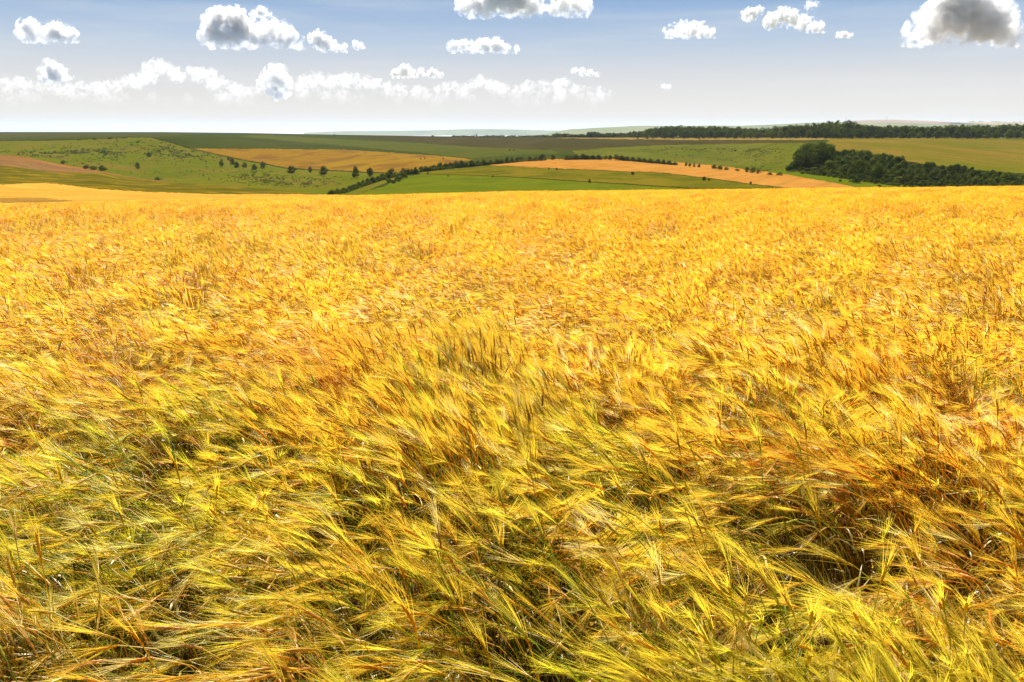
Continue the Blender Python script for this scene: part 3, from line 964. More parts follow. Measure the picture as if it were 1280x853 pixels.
def leaf_quads(P, size, rng, up=0.3, out=None):
    """one small leafy facet at every point of P"""
    n = len(P)
    nrm = rng.normal(0, 1, (n, 3)); nrm[:, 2] += up
    if out is not None:
        nrm = nrm * 0.42 + out
    nrm /= np.linalg.norm(nrm, axis=1, keepdims=True)
    a = np.cross(nrm, rng.normal(0, 1, (n, 3))); a /= np.linalg.norm(a, axis=1, keepdims=True)
    b = np.cross(nrm, a)
    s = (np.asarray(size) * rng.uniform(0.55, 1.25, n))[:, None]
    a, b = a * s, b * s * 0.75
    j = lambda: rng.uniform(0.7, 1.15, (n, 1))
    V = np.stack([P + a * j(), P + b * j(), P - a * j(), P - b * j()], 1).reshape(-1, 3)
    return V, np.arange(n * 4).reshape(n, 4)


def crown_mesh(name, seed, z0, n, lobes=11, fac=0.05):
    """unit crown, height 1, radius 0.5, bottom at z0"""
    rng = np.random.default_rng(seed)
    H = 1 - z0
    pts = []
    cs = []
    for k in range(lobes):
        a = rng.uniform(0, 2 * math.pi); f = rng.random()
        r = rng.uniform(0.13, 0.21)
        zz = z0 + H * (0.22 + 0.62 * f)
        wid = 0.34 * math.sqrt(max(0.05, 1 - (2 * f - 0.75) ** 2 * 0.75))
        cs.append((math.cos(a) * wid * rng.uniform(0.4, 1), math.sin(a) * wid * rng.uniform(0.4, 1), zz, r))
    cs.append((0, 0, z0 + H * 0.45, 0.30)); cs.append((0, 0, z0 + H * 0.75, 0.2))
    per = n // len(cs)
    outs = []
    for cx, cy, cz, r in cs:
        d = rng.normal(0, 1, (per, 3)); d /= np.linalg.norm(d, axis=1, keepdims=True)
        rad = r * rng.uniform(0.72, 1.06, (per, 1)) ** 0.6
        q = d * rad * np.array([1, 1, min(1.3, H)]) + np.array([cx, cy, cz])
        pts.append(q); outs.append(d)
    P = np.concatenate(pts)
    P[:, 2] = np.clip(P[:, 2], z0 * 0.85, None)
    P[:, 2] = (P[:, 2] - P[:, 2].min()) / (P[:, 2].max() - P[:, 2].min()) * (0.985 - z0 * 0.9) + z0 * 0.9
    P[:, :2] *= 0.47 / np.percentile(np.abs(P[:, :2]), 99)
    V, F = leaf_quads(P, fac, rng, 0.3, np.concatenate(outs))
    return mesh_np(name, V, F)


def trunk_mesh(name, seed, top):
    rng = np.random.default_rng(seed + 99)
    Vs, Fs = [], []

    def limb(p, q, r0, r1, nseg=4):
        p = np.array(p, float); q = np.array(q, float)
        d = (q - p) / np.linalg.norm(q - p)
        a = np.cross(d, [0.3, 0.7, 0.2]); a /= np.linalg.norm(a); b = np.cross(d, a)
        off = sum(len(v) for v in Vs)
        rows = []
        for i in range(nseg + 1):
            t = i / nseg
            c = p + (q - p) * t + rng.normal(0, 0.006, 3) * (0 < i)
            r = r0 + (r1 - r0) * t
            if i == 0 and r0 > 0.025:
                r *= 1.4
            for k in range(6):
                an = k * math.pi / 3
                rows.append(c + (a * math.cos(an) + b * math.sin(an)) * r)
        Vs.append(np.array(rows))
        for i in range(nseg):
            for k in range(6):
                Fs.append((off + i * 6 + k, off + i * 6 + (k + 1) % 6, off + (i + 1) * 6 + (k + 1) % 6, off + (i + 1) * 6 + k))
    limb((0, 0, -0.04), (0, 0, top), 0.034, 0.02)
    for k in range(5):
        an = k * 1.26 + rng.uniform(-0.3, 0.3)
        limb((0, 0, top * rng.uniform(0.75, 1.0)), (0.26 * math.cos(an), 0.26 * math.sin(an), top + rng.uniform(0.18, 0.38)), 0.018, 0.006, 3)
    limb((0, 0, top), (0.02, 0.01, top + 0.42), 0.02, 0.005, 3)
    return mesh_np(name, np.concatenate(Vs), Fs, smooth=True)


TREE_P = [(crown_mesh('crown', 100 + i, z, 2600, 12, 0.036), trunk_mesh('trunk', i, z + 0.12)) for i, z in enumerate((0.14, 0.10, 0.18, 0.08, 0.12))]
BUSH_P = [(crown_mesh('crown', 200 + i, 0.03, 900, 9, 0.055), trunk_mesh('trunk', 20 + i, 0.16)) for i in range(5)]
TALL_P = [(crown_mesh('crown', 300 + i, z, 1500, 12, 0.045), trunk_mesh('trunk', 40 + i, z + 0.12)) for i, z in enumerate((0.03, 0.02, 0.05, 0.03))]
for L_, mt in ((TREE_P, M_LEAF), (BUSH_P, M_BUSH), (TALL_P, M_LEAF)):
    for c_, t_ in L_:
        c_.materials.append(mt); t_.materials.append(M_BARK)
PALE_CROWN = BUSH_P[2][0].copy(); PALE_CROWN.materials.clear(); PALE_CROWN.materials.append(M_PALEB)
TR = random.Random(5)


def plant(name, cat, label, u, v, hpx, wpx, protos, group=None, k=1.0, pale=False):
    """a tree or bush whose foot stands on the distant ground at pixel u, v"""
    p = ground(u, v)[0]
    D = p[1] * k
    if k != 1.0:
        p = np.array([p[0] * k, D, p[2]])
    crown, trunk = protos[TR.randrange(len(protos))]
    root = bpy.data.objects.new(name, None)
    COL.objects.link(root)
    root.location = p
    root.empty_display_size = 2
    root.rotation_euler = (0, 0, TR.uniform(0, 6.28))
    sx = wpx * D / FPX
    root.scale = (sx, sx, hpx * D / FPX)
    tag(root, label, cat, group)
    obj('crown', PALE_CROWN if pale else crown, None, root)
    obj('trunk', trunk, None, root)
    return root


# single bushes of the grazed hillside
for u, v, h, w, lab in [
    (80, 205, 4, 9, 'low dark bush above the middle of the tan field edge'),
    (107, 211.5, 4, 9, 'low scrubby bush on the tan field edge, left of a rounder one'),
    (117, 212.5, 4.5, 11, 'wide low bush on the tan field edge beside a rounder dark one'),
    (129, 214.0, 6.5, 9, 'round dark bush at the lower end of the tan field edge'),
    (172, 211.5, 8, 6, 'lone dark bush standing in the middle of the green hillside'),
    (187, 196, 5, 6.5, 'small dark bush high on the green hillside'),
    (197.5, 225.5, 4, 9, 'low dark bush at the tip of the tan field'),
    (277.5, 208.5, 8, 5.5, 'slim dark bush at the left end of the diagonal row'),
    (286, 200.5, 4, 5, 'small dark bush at the top of the diagonal row'),
    (290.5, 206, 7.5, 8, 'round dark bush, third in the diagonal row down the hillside'),
    (296.5, 210, 7, 7, 'round dark bush, fourth in the diagonal row down the hillside'),
    (305.5, 210, 6.5, 6, 'small round bush in the diagonal row between two larger ones'),
    (318.5, 212.5, 7, 8, 'broad dark bush, last but one of the diagonal row'),
    (329, 210.7, 8, 7.5, 'dark bush close under the ripe field, last of the diagonal row'),
    (365.5, 217, 9, 12, 'wide dark bush with a lobed top beside the ripe field hedge'),
    (388, 216, 7.5, 5.5, 'narrow dark bush between two wide bushes by the ripe field hedge'),
    (405.5, 219, 10.5, 11.5, 'big dark bush with a side lobe below the ripe field'),
    (445, 222, 13, 11, 'tall rounded dark tree standing below the ripe field'),
    (463, 221, 10, 10.5, 'rounded dark tree between the tall tree and the diagonal hedge'),
    (98, 175.6, 1.7, 6, 'tiny bush on the upper hill edge, leftmost of four'),
    (119, 174.8, 1.7, 6, 'tiny bush on the upper hill edge, second of four'),
    (138, 174.0, 2.3, 7, 'darkest of the four tiny bushes on the upper hill edge'),
    (155, 173.2, 1.8, 8, 'tiny wide bush on the upper hill edge, nearest the brow'),
]:
    plant('bush', 'bush', lab, u, v, h * 1.08, w * 1.08, BUSH_P, 'bushes on the grazed hillside')

# scrub: low thorny clumps spreading over the slopes, far too many to count
def scrub(label, patches, hpx, seed):
    rng = np.random.default_rng(seed)
    us, vs, hs = [], [], []
    for cu, cv, ru, rv, n in patches:
        n = int(n * 1.7)
        a = rng.normal(0, 0.5, (n, 2))
        uu = cu + a[:, 0] * ru; vv = cv + a[:, 1] * rv + (uu - cu) * 0.03
        ok = vnoise(uu / 9.0, vv / 2.2, seed) + 0.5 * vnoise(uu / 3.0, vv / 1.0, seed + 1) > -0.15
        us.append(uu[ok]); vs.append(vv[ok]); hs.append(hpx * rng.uniform(0.5, 1.3, ok.sum()))
    u = np.concatenate(us); v = np.concatenate(vs); h = np.concatenate(hs)
    ok = inpoly(u, v, FPOLY['grazed_hillside']) | inpoly(u, v, FPOLY['rough_pasture'])
    u, v, h = u[ok], v[ok], h[ok]
    G = ground(u, v); H = h * G[:, 1] / FPX
    m = 14
    d = rng.normal(0, 1, (len(G), m, 3)); d /= np.linalg.norm(d, axis=2, keepdims=True); d[..., 2] = np.abs(d[..., 2])
    P = G[:, None] + d * H[:, None, None] * np.array([1.1, 1.1, 0.95]) * rng.uniform(0.75, 1.05, (len(G), m, 1))
    c = G.mean(0)
    V, F = leaf_quads((P - c).reshape(-1, 3), (0.42 * np.repeat(H, m)), rng, 0.3, d.reshape(-1, 3))
    obj('scrub', mesh_np('scrub', V, F), M_SCRUB, label=label, cat='scrub', kind='stuff', loc=c)


M_SCRUB = leaf_material('scrub_leaves', (0.040, 0.052, 0.022), (0.062, 0.074, 0.030))
scrub('dark grey green scrub in patches over the grazed hillside',
      [(60, 194, 40, 4, 200), (100, 191, 60, 7, 420), (128, 193, 28, 8, 260), (20, 190.5, 40, 1.5, 60), (112, 206, 14, 2.5, 60), (165, 179, 40, 5, 120), (215, 190, 34, 9, 330), (245, 196, 34, 6, 160), (190, 185, 60, 14, 140),
       (300, 222, 60, 9, 160), (340, 226, 46, 7, 260), (375, 230, 46, 6, 260), (330, 217, 40, 5, 90), (395, 224, 50, 5, 110), (120, 200, 120, 20, 90), (270, 215, 120, 18, 120)], 0.85, 81)
scrub('faint grey scrub in patches over the rough pasture',
      [(860, 186, 50, 2.5, 60), (895, 188, 40, 4, 110), (930, 189, 30, 4, 80), (955, 188, 40, 5, 150), (955, 197, 30, 5, 90), (860, 195, 50, 4, 60), (940, 205, 50, 6, 60), (820, 188, 40, 2, 30), (950, 212, 20, 3, 60)], 0.75, 82)
# bushes out in the fields
for u, v, h, w, lab, pl in [
    (736.8, 229.3, 5.4, 3.6, 'lone upright dark bush on the ditch line of the green pasture', False),
    (791, 219, 4.2, 6, 'lone pale grey green bush at the edge of the orange field', True),
    (880, 226, 5, 7, 'dark bush below the orange field with a smaller one beside it', False),
    (886, 226, 3.2, 5, 'small dark bush right beside a larger one below the orange field', False),
    (938, 231, 4, 3.6, 'small pale bush near the lower corner of the orange field', True),
    (535, 218.6, 3.2, 2.6, 'tiny dark bush at the top of the green pasture', False),
    (686, 212.6, 2.2, 2.4, 'tiny dark bush on the left of a pair under the orange field', False),
    (696, 213, 3, 3.4, 'tiny dark bush on the right of a pair under the orange field', False),
    (560, 221, 2.0, 3, 'tiny low bush on the ditch line of the green pasture', False),
    (616, 221.8, 2.4, 3, 'tiny bush halfway along the ditch line of the pasture', True),
    (526, 199.4, 1.6, 3, 'tiny dark shrub in the ripe field, left of another', False),
    (531, 198.8, 1.6, 3, 'tiny dark shrub in the ripe field, right of another', False),
    (554, 199.0, 1.7, 3, 'tiny dark shrub at the right corner of the ripe field', False),
    (637, 188.6, 2.0, 4, 'low dark shrub in the fallow field', False),
    (642, 188.8, 1.5, 4, 'lower flat shrub beside another in the fallow field', False),
    (1068.5, 229.0, 6.5, 14, 'broad green bush standing in the bright grass clearing', False),
    (1050, 227, 2.6, 6, 'low bush at the left of the bright grass clearing', False),
    (1099, 233.5, 2.6, 7, 'low bush at the right end of the bright grass clearing', False),
    (797, 174.0, 2.6, 3, 'tiny shrub on the pale hay strip', False),
    (809.5, 174.2, 4.4, 3.4, 'small upright tree alone on the pale hay strip', False),
    (874, 174.4, 3.8, 3, 'small slim tree on the hay strip in front of the belt', False),
]:
    plant('bush', 'bush', lab, u, v, h, w, BUSH_P, 'scattered field bushes', pale=pl)

# hedge trees down the diagonal and along the far side of the orange field
DIAG = [(415, 243, 6, 10), (422, 242, 6.5, 10), (430, 241, 6.5, 10), (437, 238.5, 7, 9), (442, 236.5, 6.5, 9), (448, 234.5, 7.5, 9), (454, 232.5, 8, 8.5), (460, 230.5, 8, 8), (466, 229, 8, 9), (472, 227, 7.5, 9),
        (478, 224.5, 7.5, 9), (484, 223, 8, 10), (490.5, 220.5, 10.5, 13), (486, 228.5, 6, 10), (492, 229.5, 5, 8), (498, 227, 7.5, 12), (504, 223, 7.5, 11), (503.5, 218, 8, 8), (510, 218, 7.5, 9), (515, 217, 6, 8), (520, 217.5, 9, 6)]
for u, v, h, w in DIAG:
    plant('hedge_tree', 'tree', 'dark shrubby tree in the thick hedge running diagonally down to the barley', u, v + 0.3, h, w, BUSH_P, 'hedge trees on the diagonal')
ROW = [(527, 214.6, 6.5, 8), (532, 214.6, 7, 8), (538, 214, 6.5, 8), (543, 213, 7, 9), (550.5, 212, 8.5, 9), (557, 211.4, 7, 9), (563, 210.8, 7.5, 10), (571, 210.2, 9, 10), (577, 209.8, 9, 10), (583, 208.6, 5, 8), (590, 208.8, 8.5, 9.5), (597.6, 207.4, 6.5, 7.5),
       (605, 207, 7.5, 9.5), (614, 206, 5.6, 6.5), (621.5, 205.4, 6.2, 8), (627, 205, 6, 7), (634, 204.2, 7.5, 6), (639.5, 203.6, 6.8, 6.5), (647.5, 202.8, 6.5, 9), (652, 202.4, 6, 7), (662, 202, 6.5, 8), (670.5, 201.2, 5, 8), (678, 200.8, 7.8, 11), (690.5, 200, 6.4, 7)]
for u, v, h, w in ROW:
    plant('hedge_tree', 'tree', 'dark round tree in the row beside the left end of the orange field', u, v, h, w, BUSH_P, 'hedge trees beside the orange field')
ROW2 = [(709, 199.6, 5.2, 8), (714, 199.5, 5.0, 8), (720, 199.4, 6, 8.5), (729, 199.2, 6.4, 10), (734, 199.2, 5, 8), (741, 199.2, 5, 9), (748, 199.2, 5, 8), (757, 199.3, 4.6, 8), (763, 199.5, 5, 7), (770, 199.8, 6.5, 9), (777, 200.3, 5.6, 9),
        (784, 200.8, 5, 9), (791, 201.4, 5, 9), (798, 202, 5, 9), (805, 202.6, 4.8, 9), (812, 203.4, 5, 8), (822, 204, 5, 7), (829, 204.8, 4.8, 8), (836, 205.5, 4.6, 8), (843, 206.2, 3, 7),
        (857.5, 207.5, 4.4, 4.5), (862, 208, 3.6, 4.5), (867.5, 208.4, 3.8, 4.5), (873.5, 209, 3.8, 5), (893, 211, 5, 9), (900, 211.8, 4.6, 9), (908, 212.2, 3, 8), (921, 213.6, 2.2, 7), (934, 215, 6, 8), (941, 216, 6.5, 10), (948, 216.8, 5, 8), (962, 218.4, 2.6, 10), (975, 219.2, 3.2, 9)]
for u, v, h, w in ROW2:
    plant('hedge_tree', 'tree', 'small dark tree in the hedge behind the crest of the orange field', u, v + 0.4, h + 0.6, w, BUSH_P, 'hedge trees behind the orange crest', k=1.0)

# wood on the right: two crowns of its tall trees first
TOPW = ([985, 988, 992, 998, 1005, 1015, 1030, 1040, 1046, 1052, 1060, 1075, 1082, 1090, 1105, 1120, 1130, 1140, 1160, 1175, 1190, 1200, 1215, 1230, 1245, 1255, 1280, 1340, 1420],
        [210, 205, 196, 186, 180, 177.5, 177.5, 182, 190, 188, 187, 188, 187, 192, 191.5, 195, 201, 205, 203, 206, 207, 205, 209, 216, 213, 217, 218, 218, 219])
BOTW = ([985, 1000, 1020, 1050, 1080, 1110, 1150, 1280, 1420], [215, 217, 219.5, 223, 227.5, 232, 236, 236, 236])
for u, v, h, w, lab in [
    (997, 211, 19, 15, 'dark tree at the left edge of the wood, lower than its tall neighbours'),
    (1007, 210, 30, 26, 'tall broad dark tree, left one of the tallest clump of the wood'),
    (1023, 212, 34, 28, 'tallest rounded tree at the head of the right hand wood'),
    (1036, 208, 25, 20, 'tall dark tree on the right of the tallest clump'),
    (1055, 201, 14, 11, 'small upright tree standing up from the wood edge against the meadow'),
    (1078, 203, 15.5, 18, 'broad dark tree on the upper edge of the wood against the meadow'),
    (1095, 226, 23, 18, 'tall pear shaped tree in the front middle of the wood'),
    (1036, 217, 16, 18, 'greyish green tree in front of the tallest clump'),
    (1073, 222, 22, 22, 'large dark tree in the heart of the wood'),
    (1126, 208, 13, 13, 'dark tree where the wood narrows towards the right'),
    (1162, 211, 8.5, 13, 'rounded dark tree on the upper edge of the low scrub'),
    (1196, 215, 10, 14, 'dark double topped tree on the upper edge of the scrub'),
    (1258, 230, 15, 18, 'large dark tree near the right end of the scrub'),
    (1240, 221, 8.5, 8, 'small pointed tree above the scrub towards the right end'),
]:
    plant('tree', 'tree', lab, u, v, h, w, TREE_P, 'taller trees of the right hand wood')
wr = np.random.default_rng(3)
for row, (f0, hh, ww, step) in enumerate([(0.0, 11, 12, 10), (0.28, 11, 12, 11), (0.5, 10, 12, 10), (0.62, 8.0, 11, 8), (0.76, 7.0, 11, 7.5), (0.9, 6, 10, 7), (1.0, 5, 9, 7)]):
    u = 986.0 + row * 3
    while u < 1400:
        tp, bt = float(np.interp(u, *TOPW)), float(np.interp(u, *BOTW))
        big = 1.0 if u < 1130 else 0.72
        h = hh * big * wr.uniform(0.75, 1.2); w = ww * big * wr.uniform(0.8, 1.25)
        v = min(tp + h + (bt - tp - h) * f0 + wr.uniform(-0.7, 0.7), bt)
        if v > tp + 3 and u < 1330:
            if row < 3:
                plant('tree', 'tree', 'dark middle sized tree among the crowns of the right hand wood', u, v, h, w, TREE_P, 'crowns of the right hand wood')
            else:
                plant('shrub', 'shrub', 'low bushy shrub on the lower slope of the right hand wood', u, v, h, w * 1.05, BUSH_P, 'shrubs of the right hand wood', pale=wr.random() < 0.12)
        u += step * wr.uniform(0.75, 1.25) * (1.0 if u < 1130 else 0.9)

# long belt of trees on the right skyline
TOPB = ([795, 805, 815, 825, 850, 880, 900, 940, 955, 965, 980, 1000, 1015, 1030, 1060, 1072, 1085, 1120, 1150, 1180, 1210, 1235, 1260, 1290, 1420],
        [167, 163, 160, 158, 158, 158, 159.5, 160, 161, 159, 158, 156, 155.3, 153.2, 152.4, 155, 157.5, 158, 158.5, 158, 156.5, 157.5, 156.5, 156, 156])
for row, (f, k, step) in enumerate([(1.0, 1.05, 6.5), (0.92, 1.02, 6.5), (0.66, 0.995, 9)]):
    u = 803.0 + 2 * row
    while u < 1330:
        tp = float(np.interp(u, *TOPB)); base = 172.9 + (0.5 if row == 2 else 0)
        h = (base - tp) * f * wr.uniform(0.90, 1.03)
        w = min(13.5, h * 1.05) * wr.uniform(0.9, 1.25)
        lab = 'tree of the long dark belt on the right skyline' if row < 2 else 'lower tree at the foot of the long belt on the skyline'
        plant('tree', 'tree', lab, u, base, h, w, TALL_P, 'trees of the skyline belt', k=k)
        u += step * wr.uniform(0.75, 1.25) * (1.5 if row == 2 and wr.random() < 0.4 else 1)


# hedges: low leafy walls along a line on the ground
def hedge(label, line, hpx, seed, mat=None, gap=0.0, step=0.35, wid=0.8):
    rng = np.random.default_rng(seed)
    u = np.array([a for a, _ in line], float); v = np.array([b for _, b in line], float)
    s = np.concatenate([[0], np.cumsum(np.hypot(np.diff(u), np.diff(v) * 4))])
    t = np.arange(0, s[-1], step)
    G = ground(np.interp(t, s, u), np.interp(t, s, v))
    c = G.mean(0); c[2] = G[:, 2].min()
    P = []
    for g in G:
        D = g[1]
        h = hpx * D / FPX
        m = 5
        hh = h * (0.75 + 0.35 * float(vnoise(g[0] / (h * 2.2), g[1] / (h * 2.2), seed)))
        if gap and float(vnoise(g[0] / (h * 5), g[1] / (h * 5), seed + 1)) < gap - 1:
            continue
        q = g + np.stack([rng.normal(0, h * 0.3, m), rng.normal(0, h * wid * 0.4, m), rng.uniform(0.05, 1.0, m) * hh], -1)
        P.append(q)
    P = np.concatenate(P) - c
    V, F = leaf_quads(P, 0.34 * hpx * c[1] / FPX, rng)
    return obj('hedge', mesh_np('hedge', V, F), mat or M_BUSH, label=label, cat='hedge', group='field hedges', loc=c)


hedge('thin dark hedge curving down between the hillside and the ripe field', [(188, 172.2), (215, 179.3), (245, 187.8), (290, 198.2), (320, 203.7), (360, 211.2), (395, 213.2), (430, 214.6), (462, 216.4), (486, 217)], 1.3, 61)
hedge('thin dark hedge line along the top of the green pasture', [(528, 217.9), (580, 219.5), (640, 221.8), (740, 228.2), (820, 233.2), (882, 237.4)], 1.2, 62)
hedge('low dark line of scrub between the upland field and the hillside', [(-60, 176.6), (0, 176.6), (60, 176.5), (110, 174.7), (150, 173), (186, 172.2)], 0.8, 63, gap=0.75)
hedge('low rough hedge along the lower edge of the orange field', [(700, 211.3), (760, 214), (830, 217), (885, 223), (940, 231), (985, 236)], 0.8, 64, gap=0.7)
for k, (a, b, h, lab) in enumerate([
    (565.5, 593, 2.1, 'longest low hedge on the middle skyline, left end'), (598, 607.5, 2.0, 'short low hedge on the skyline after the single small tree'),
    (609, 631, 2.0, 'low skyline hedge, second after the single small tree'), (633, 645.5, 2.0, 'short skyline hedge left of the gap before the downs'),
    (647.5, 690, 2.4, 'long low skyline hedge ending below the tip of the downs'), (691.5, 709, 4.2, 'taller bushy skyline hedge below the tip of the downs'),
    (712, 732, 4.8, 'bushy skyline hedge, second one in front of the downs'), (735, 802, 5.6, 'long bushy hedge leading up to the belt of trees')]):
    hedge(lab, [(a, float(skyv(a)) + 0.8), ((a + b) / 2, float(skyv((a + b) / 2)) + 0.8), (b, float(skyv(b)) + 0.8)], h, 70 + k, step=0.3)
hedge('thick dark hedge bottom under the trees running diagonally down to the barley', [(411, 243.4), (430, 242), (448, 235), (466, 229.2), (484, 223.3), (497, 221), (510, 218.2), (523, 217.6)], 4.6, 91, step=0.25)
hedge('dark hedge bottom under the trees beside the orange field', [(525, 215), (545, 213.2), (570, 210.4), (590, 208.8), (615, 206), (640, 203.6), (660, 202), (682, 200.6)], 3.4, 92, step=0.25, gap=0.45)
hedge('dark hedge bottom behind the crest of the orange field', [(706, 199.8), (740, 199.4), (770, 200), (800, 202.5), (830, 205.2), (846, 206.6)], 3.2, 93, step=0.25, gap=0.35)
plant('tree', 'tree', 'single small tree between two low hedges on the middle skyline', 595.7, 171.2, 3.4, 2.6, BUSH_P)
plant('bush', 'bush', 'tiny dark bush alone on the left part of the skyline', 418, 169.6, 1.8, 3, BUSH_P)
plant('bush', 'bush', 'tiny low bush on the skyline left of the long hedge', 541, 170.9, 1.6, 5, BUSH_P)

# masts and far tree clumps on the downs
def on_ridge(u, v, D):
    return at(np.array([u]), np.array([v]), np.array([float(D)]))[0]


def mast(u, vtop, vbase, D, label):
    b = on_ridge(u, vbase, D); H = (vbase - vtop) * D / FPX
    root = bpy.data.objects.new('mast', None); COL.objects.link(root)
    root.location = b; tag(root, label, 'mast', 'masts on the downs')
    Vs, Fs = [], []

    def prism(x, y, z0, z1, r0, r1, n=6):
        o = sum(len(v) for v in Vs)
        Vs.append(np.array([(x + r * math.cos(k * 2 * math.pi / n), y + r * math.sin(k * 2 * math.pi / n), z) for z, r in ((z0, r0), (z1, r1)) for k in range(n)]))
        for k in range(n):
            Fs.append((o + k, o + (k + 1) % n, o + n + (k + 1) % n, o + n + k))
    t = NT('mast_steel'); d = t.n('ShaderNodeBsdfPrincipled'); d.inputs['Base Color'].default_value = (0.25, 0.26, 0.27, 1); d.inputs['Metallic'].default_value = 0.4; d.inputs['Roughness'].default_value = 0.5
    t.link(d.outputs[0], t.out.inputs['Surface'])
    prism(0, 0, -8, H, 2.2, 1.1)
    obj('pole', mesh_np('pole', np.concatenate(Vs), Fs, smooth=True), t.m, root)
    Vs.clear(); Fs.clear()
    for z in (0.55, 0.8):
        prism(0, 0, H * z, H * z + 3.0, 3.0, 3.0)
    obj('aerial', mesh_np('aerial', np.concatenate(Vs), Fs), t.m, root)


mast(1057.3, 147.2, 151.9, 9500, 'thin grey mast on the left shoulder of the pinkish downs')
mast(1108.3, 145.9, 149.9, 9500, 'thin grey mast on the top of the pinkish downs')
for u, w, h in [(1213, 3, 1.2), (1216.5, 3.5, 1.4), (1225, 3.5, 1.5), (1228, 3, 1.3), (1240, 4, 1.2), (1245, 4, 1.3), (1249, 3, 1.1), (1257, 3, 1.0), (1268, 3, 1.0), (1275, 3, 1.2), (1191.5, 2, 1.0), (1198.5, 2, 1.0)]:
    ln = 152.9 if u > 1205 else 153.6
    D = 10400 if u > 1205 else 9600
    root = bpy.data.objects.new('tree', None); COL.objects.link(root)
    root.location = on_ridge(u, ln + 0.35, D - 40); root.scale = (w * D / FPX, w * D / FPX, h * D / FPX)
    tag(root, 'far off tree clump dotting the pale ridge at the right skyline', 'tree', 'far trees on the pale ridge')
    c_, t_ = BUSH_P[TR.randrange(5)]
    obj('crown', c_, None, root); obj('trunk', t_, None, root)


# ------------------------------------------------------------------ clouds
def cloud_material(puffs, dens, rmed, col, k, fade, rate):
    """scattering vapour: dense in the heart of each puff, frayed by a fine noise at the edge, flat at the foot"""
    t = NT('cloud_vapour')
    tc = t.n('ShaderNodeTexCoord')
    p = tc.outputs['Object']

    def math_(op, a, b, c=None):
        nd = t.n('ShaderNodeMath', operation=op)
        for q, v in enumerate((a, b, c)):
            if v is None:
                continue
            if isinstance(v, (int, float)):
                nd.inputs[q].default_value = v
            else:
                t.link(v, nd.inputs[q])
        return nd.outputs[0]
    f = None
    for c, R in puffs:
        ds = t.n('ShaderNodeVectorMath', operation='DISTANCE')
        t.link(p, ds.inputs[0]); ds.inputs[1].default_value = tuple(c)
        g = math_('MULTIPLY_ADD', ds.outputs['Value'], -1.0 / rmed, R / rmed)
        f = g if f is None else math_('SMOOTH_MAX', f, g, 0.15)
    sp = t.n('ShaderNodeSeparateXYZ'); t.link(p, sp.inputs[0])
    f = math_('MINIMUM', f, math_('MULTIPLY_ADD', sp.outputs[2], 1.2 / rmed, 0.05))
    n1 = t.noise(0.55 / rmed, 2, 0.5, p)
    n2 = t.noise(1.5 / rmed, 8, 0.60, p)
    f = math_('ADD', f, math_('MULTIPLY_ADD', n1, k * 1.6, -k * 0.8))
    f = math_('ADD', f, math_('MULTIPLY_ADD', n2, k * 4.2, -k * 2.02))
    mr = t.n('ShaderNodeMapRange'); mr.interpolation_type = 'SMOOTHSTEP'
    mr.inputs[1].default_value = 0.0; mr.inputs[2].default_value = 0.95
    mr.inputs[3].default_value = 0.0; mr.inputs[4].default_value = dens
    t.link(f, mr.inputs[0])
    d = mr.outputs[0]
    if fade:
        fr = t.n('ShaderNodeMapRange'); fr.interpolation_type = 'SMOOTHSTEP'
        fr.inputs[1].default_value = 0.0; fr.inputs[2].default_value = fade; fr.inputs[3].default_value = 0.02
        t.link(sp.outputs[2], fr.inputs[0])
        d = math_('MULTIPLY', d, fr.outputs[0])
    alb = sum(col) / 3
    vs = t.n('ShaderNodeVolumeScatter')
    vs.inputs['Color'].default_value = tuple(min(1, c / max(col)) for c in col) + (1,)
    vs.inputs['Anisotropy'].default_value = 0.38
    t.link(math_('MULTIPLY', d, alb), vs.inputs['Density'])
    va = t.n('ShaderNodeVolumeAbsorption')
    va.inputs['Color'].default_value = (0, 0, 0, 1)
    t.link(math_('MULTIPLY', d, 1 - alb), va.inputs['Density'])
    ad = t.n('ShaderNodeAddShader')
    t.link(vs.outputs[0], ad.inputs[0]); t.link(va.outputs[0], ad.inputs[1])
    t.link(ad.outputs[0], t.out.inputs['Volume'])
    t.m.cycles.volume_step_rate = rate
    return t.m


ico_cache = {}


def ico(level=2):
    import bmesh
    if level not in ico_cache:
        bm = bmesh.new(); bmesh.ops.create_icosphere(bm, subdivisions=level, radius=1.0)
        bm.verts.ensure_lookup_table()
        ico_cache[level] = (np.array([v.co[:] for v in bm.verts]), np.array([[v.index for v in f.verts] for f in bm.faces]))
        bm.free()
    return ico_cache[level]


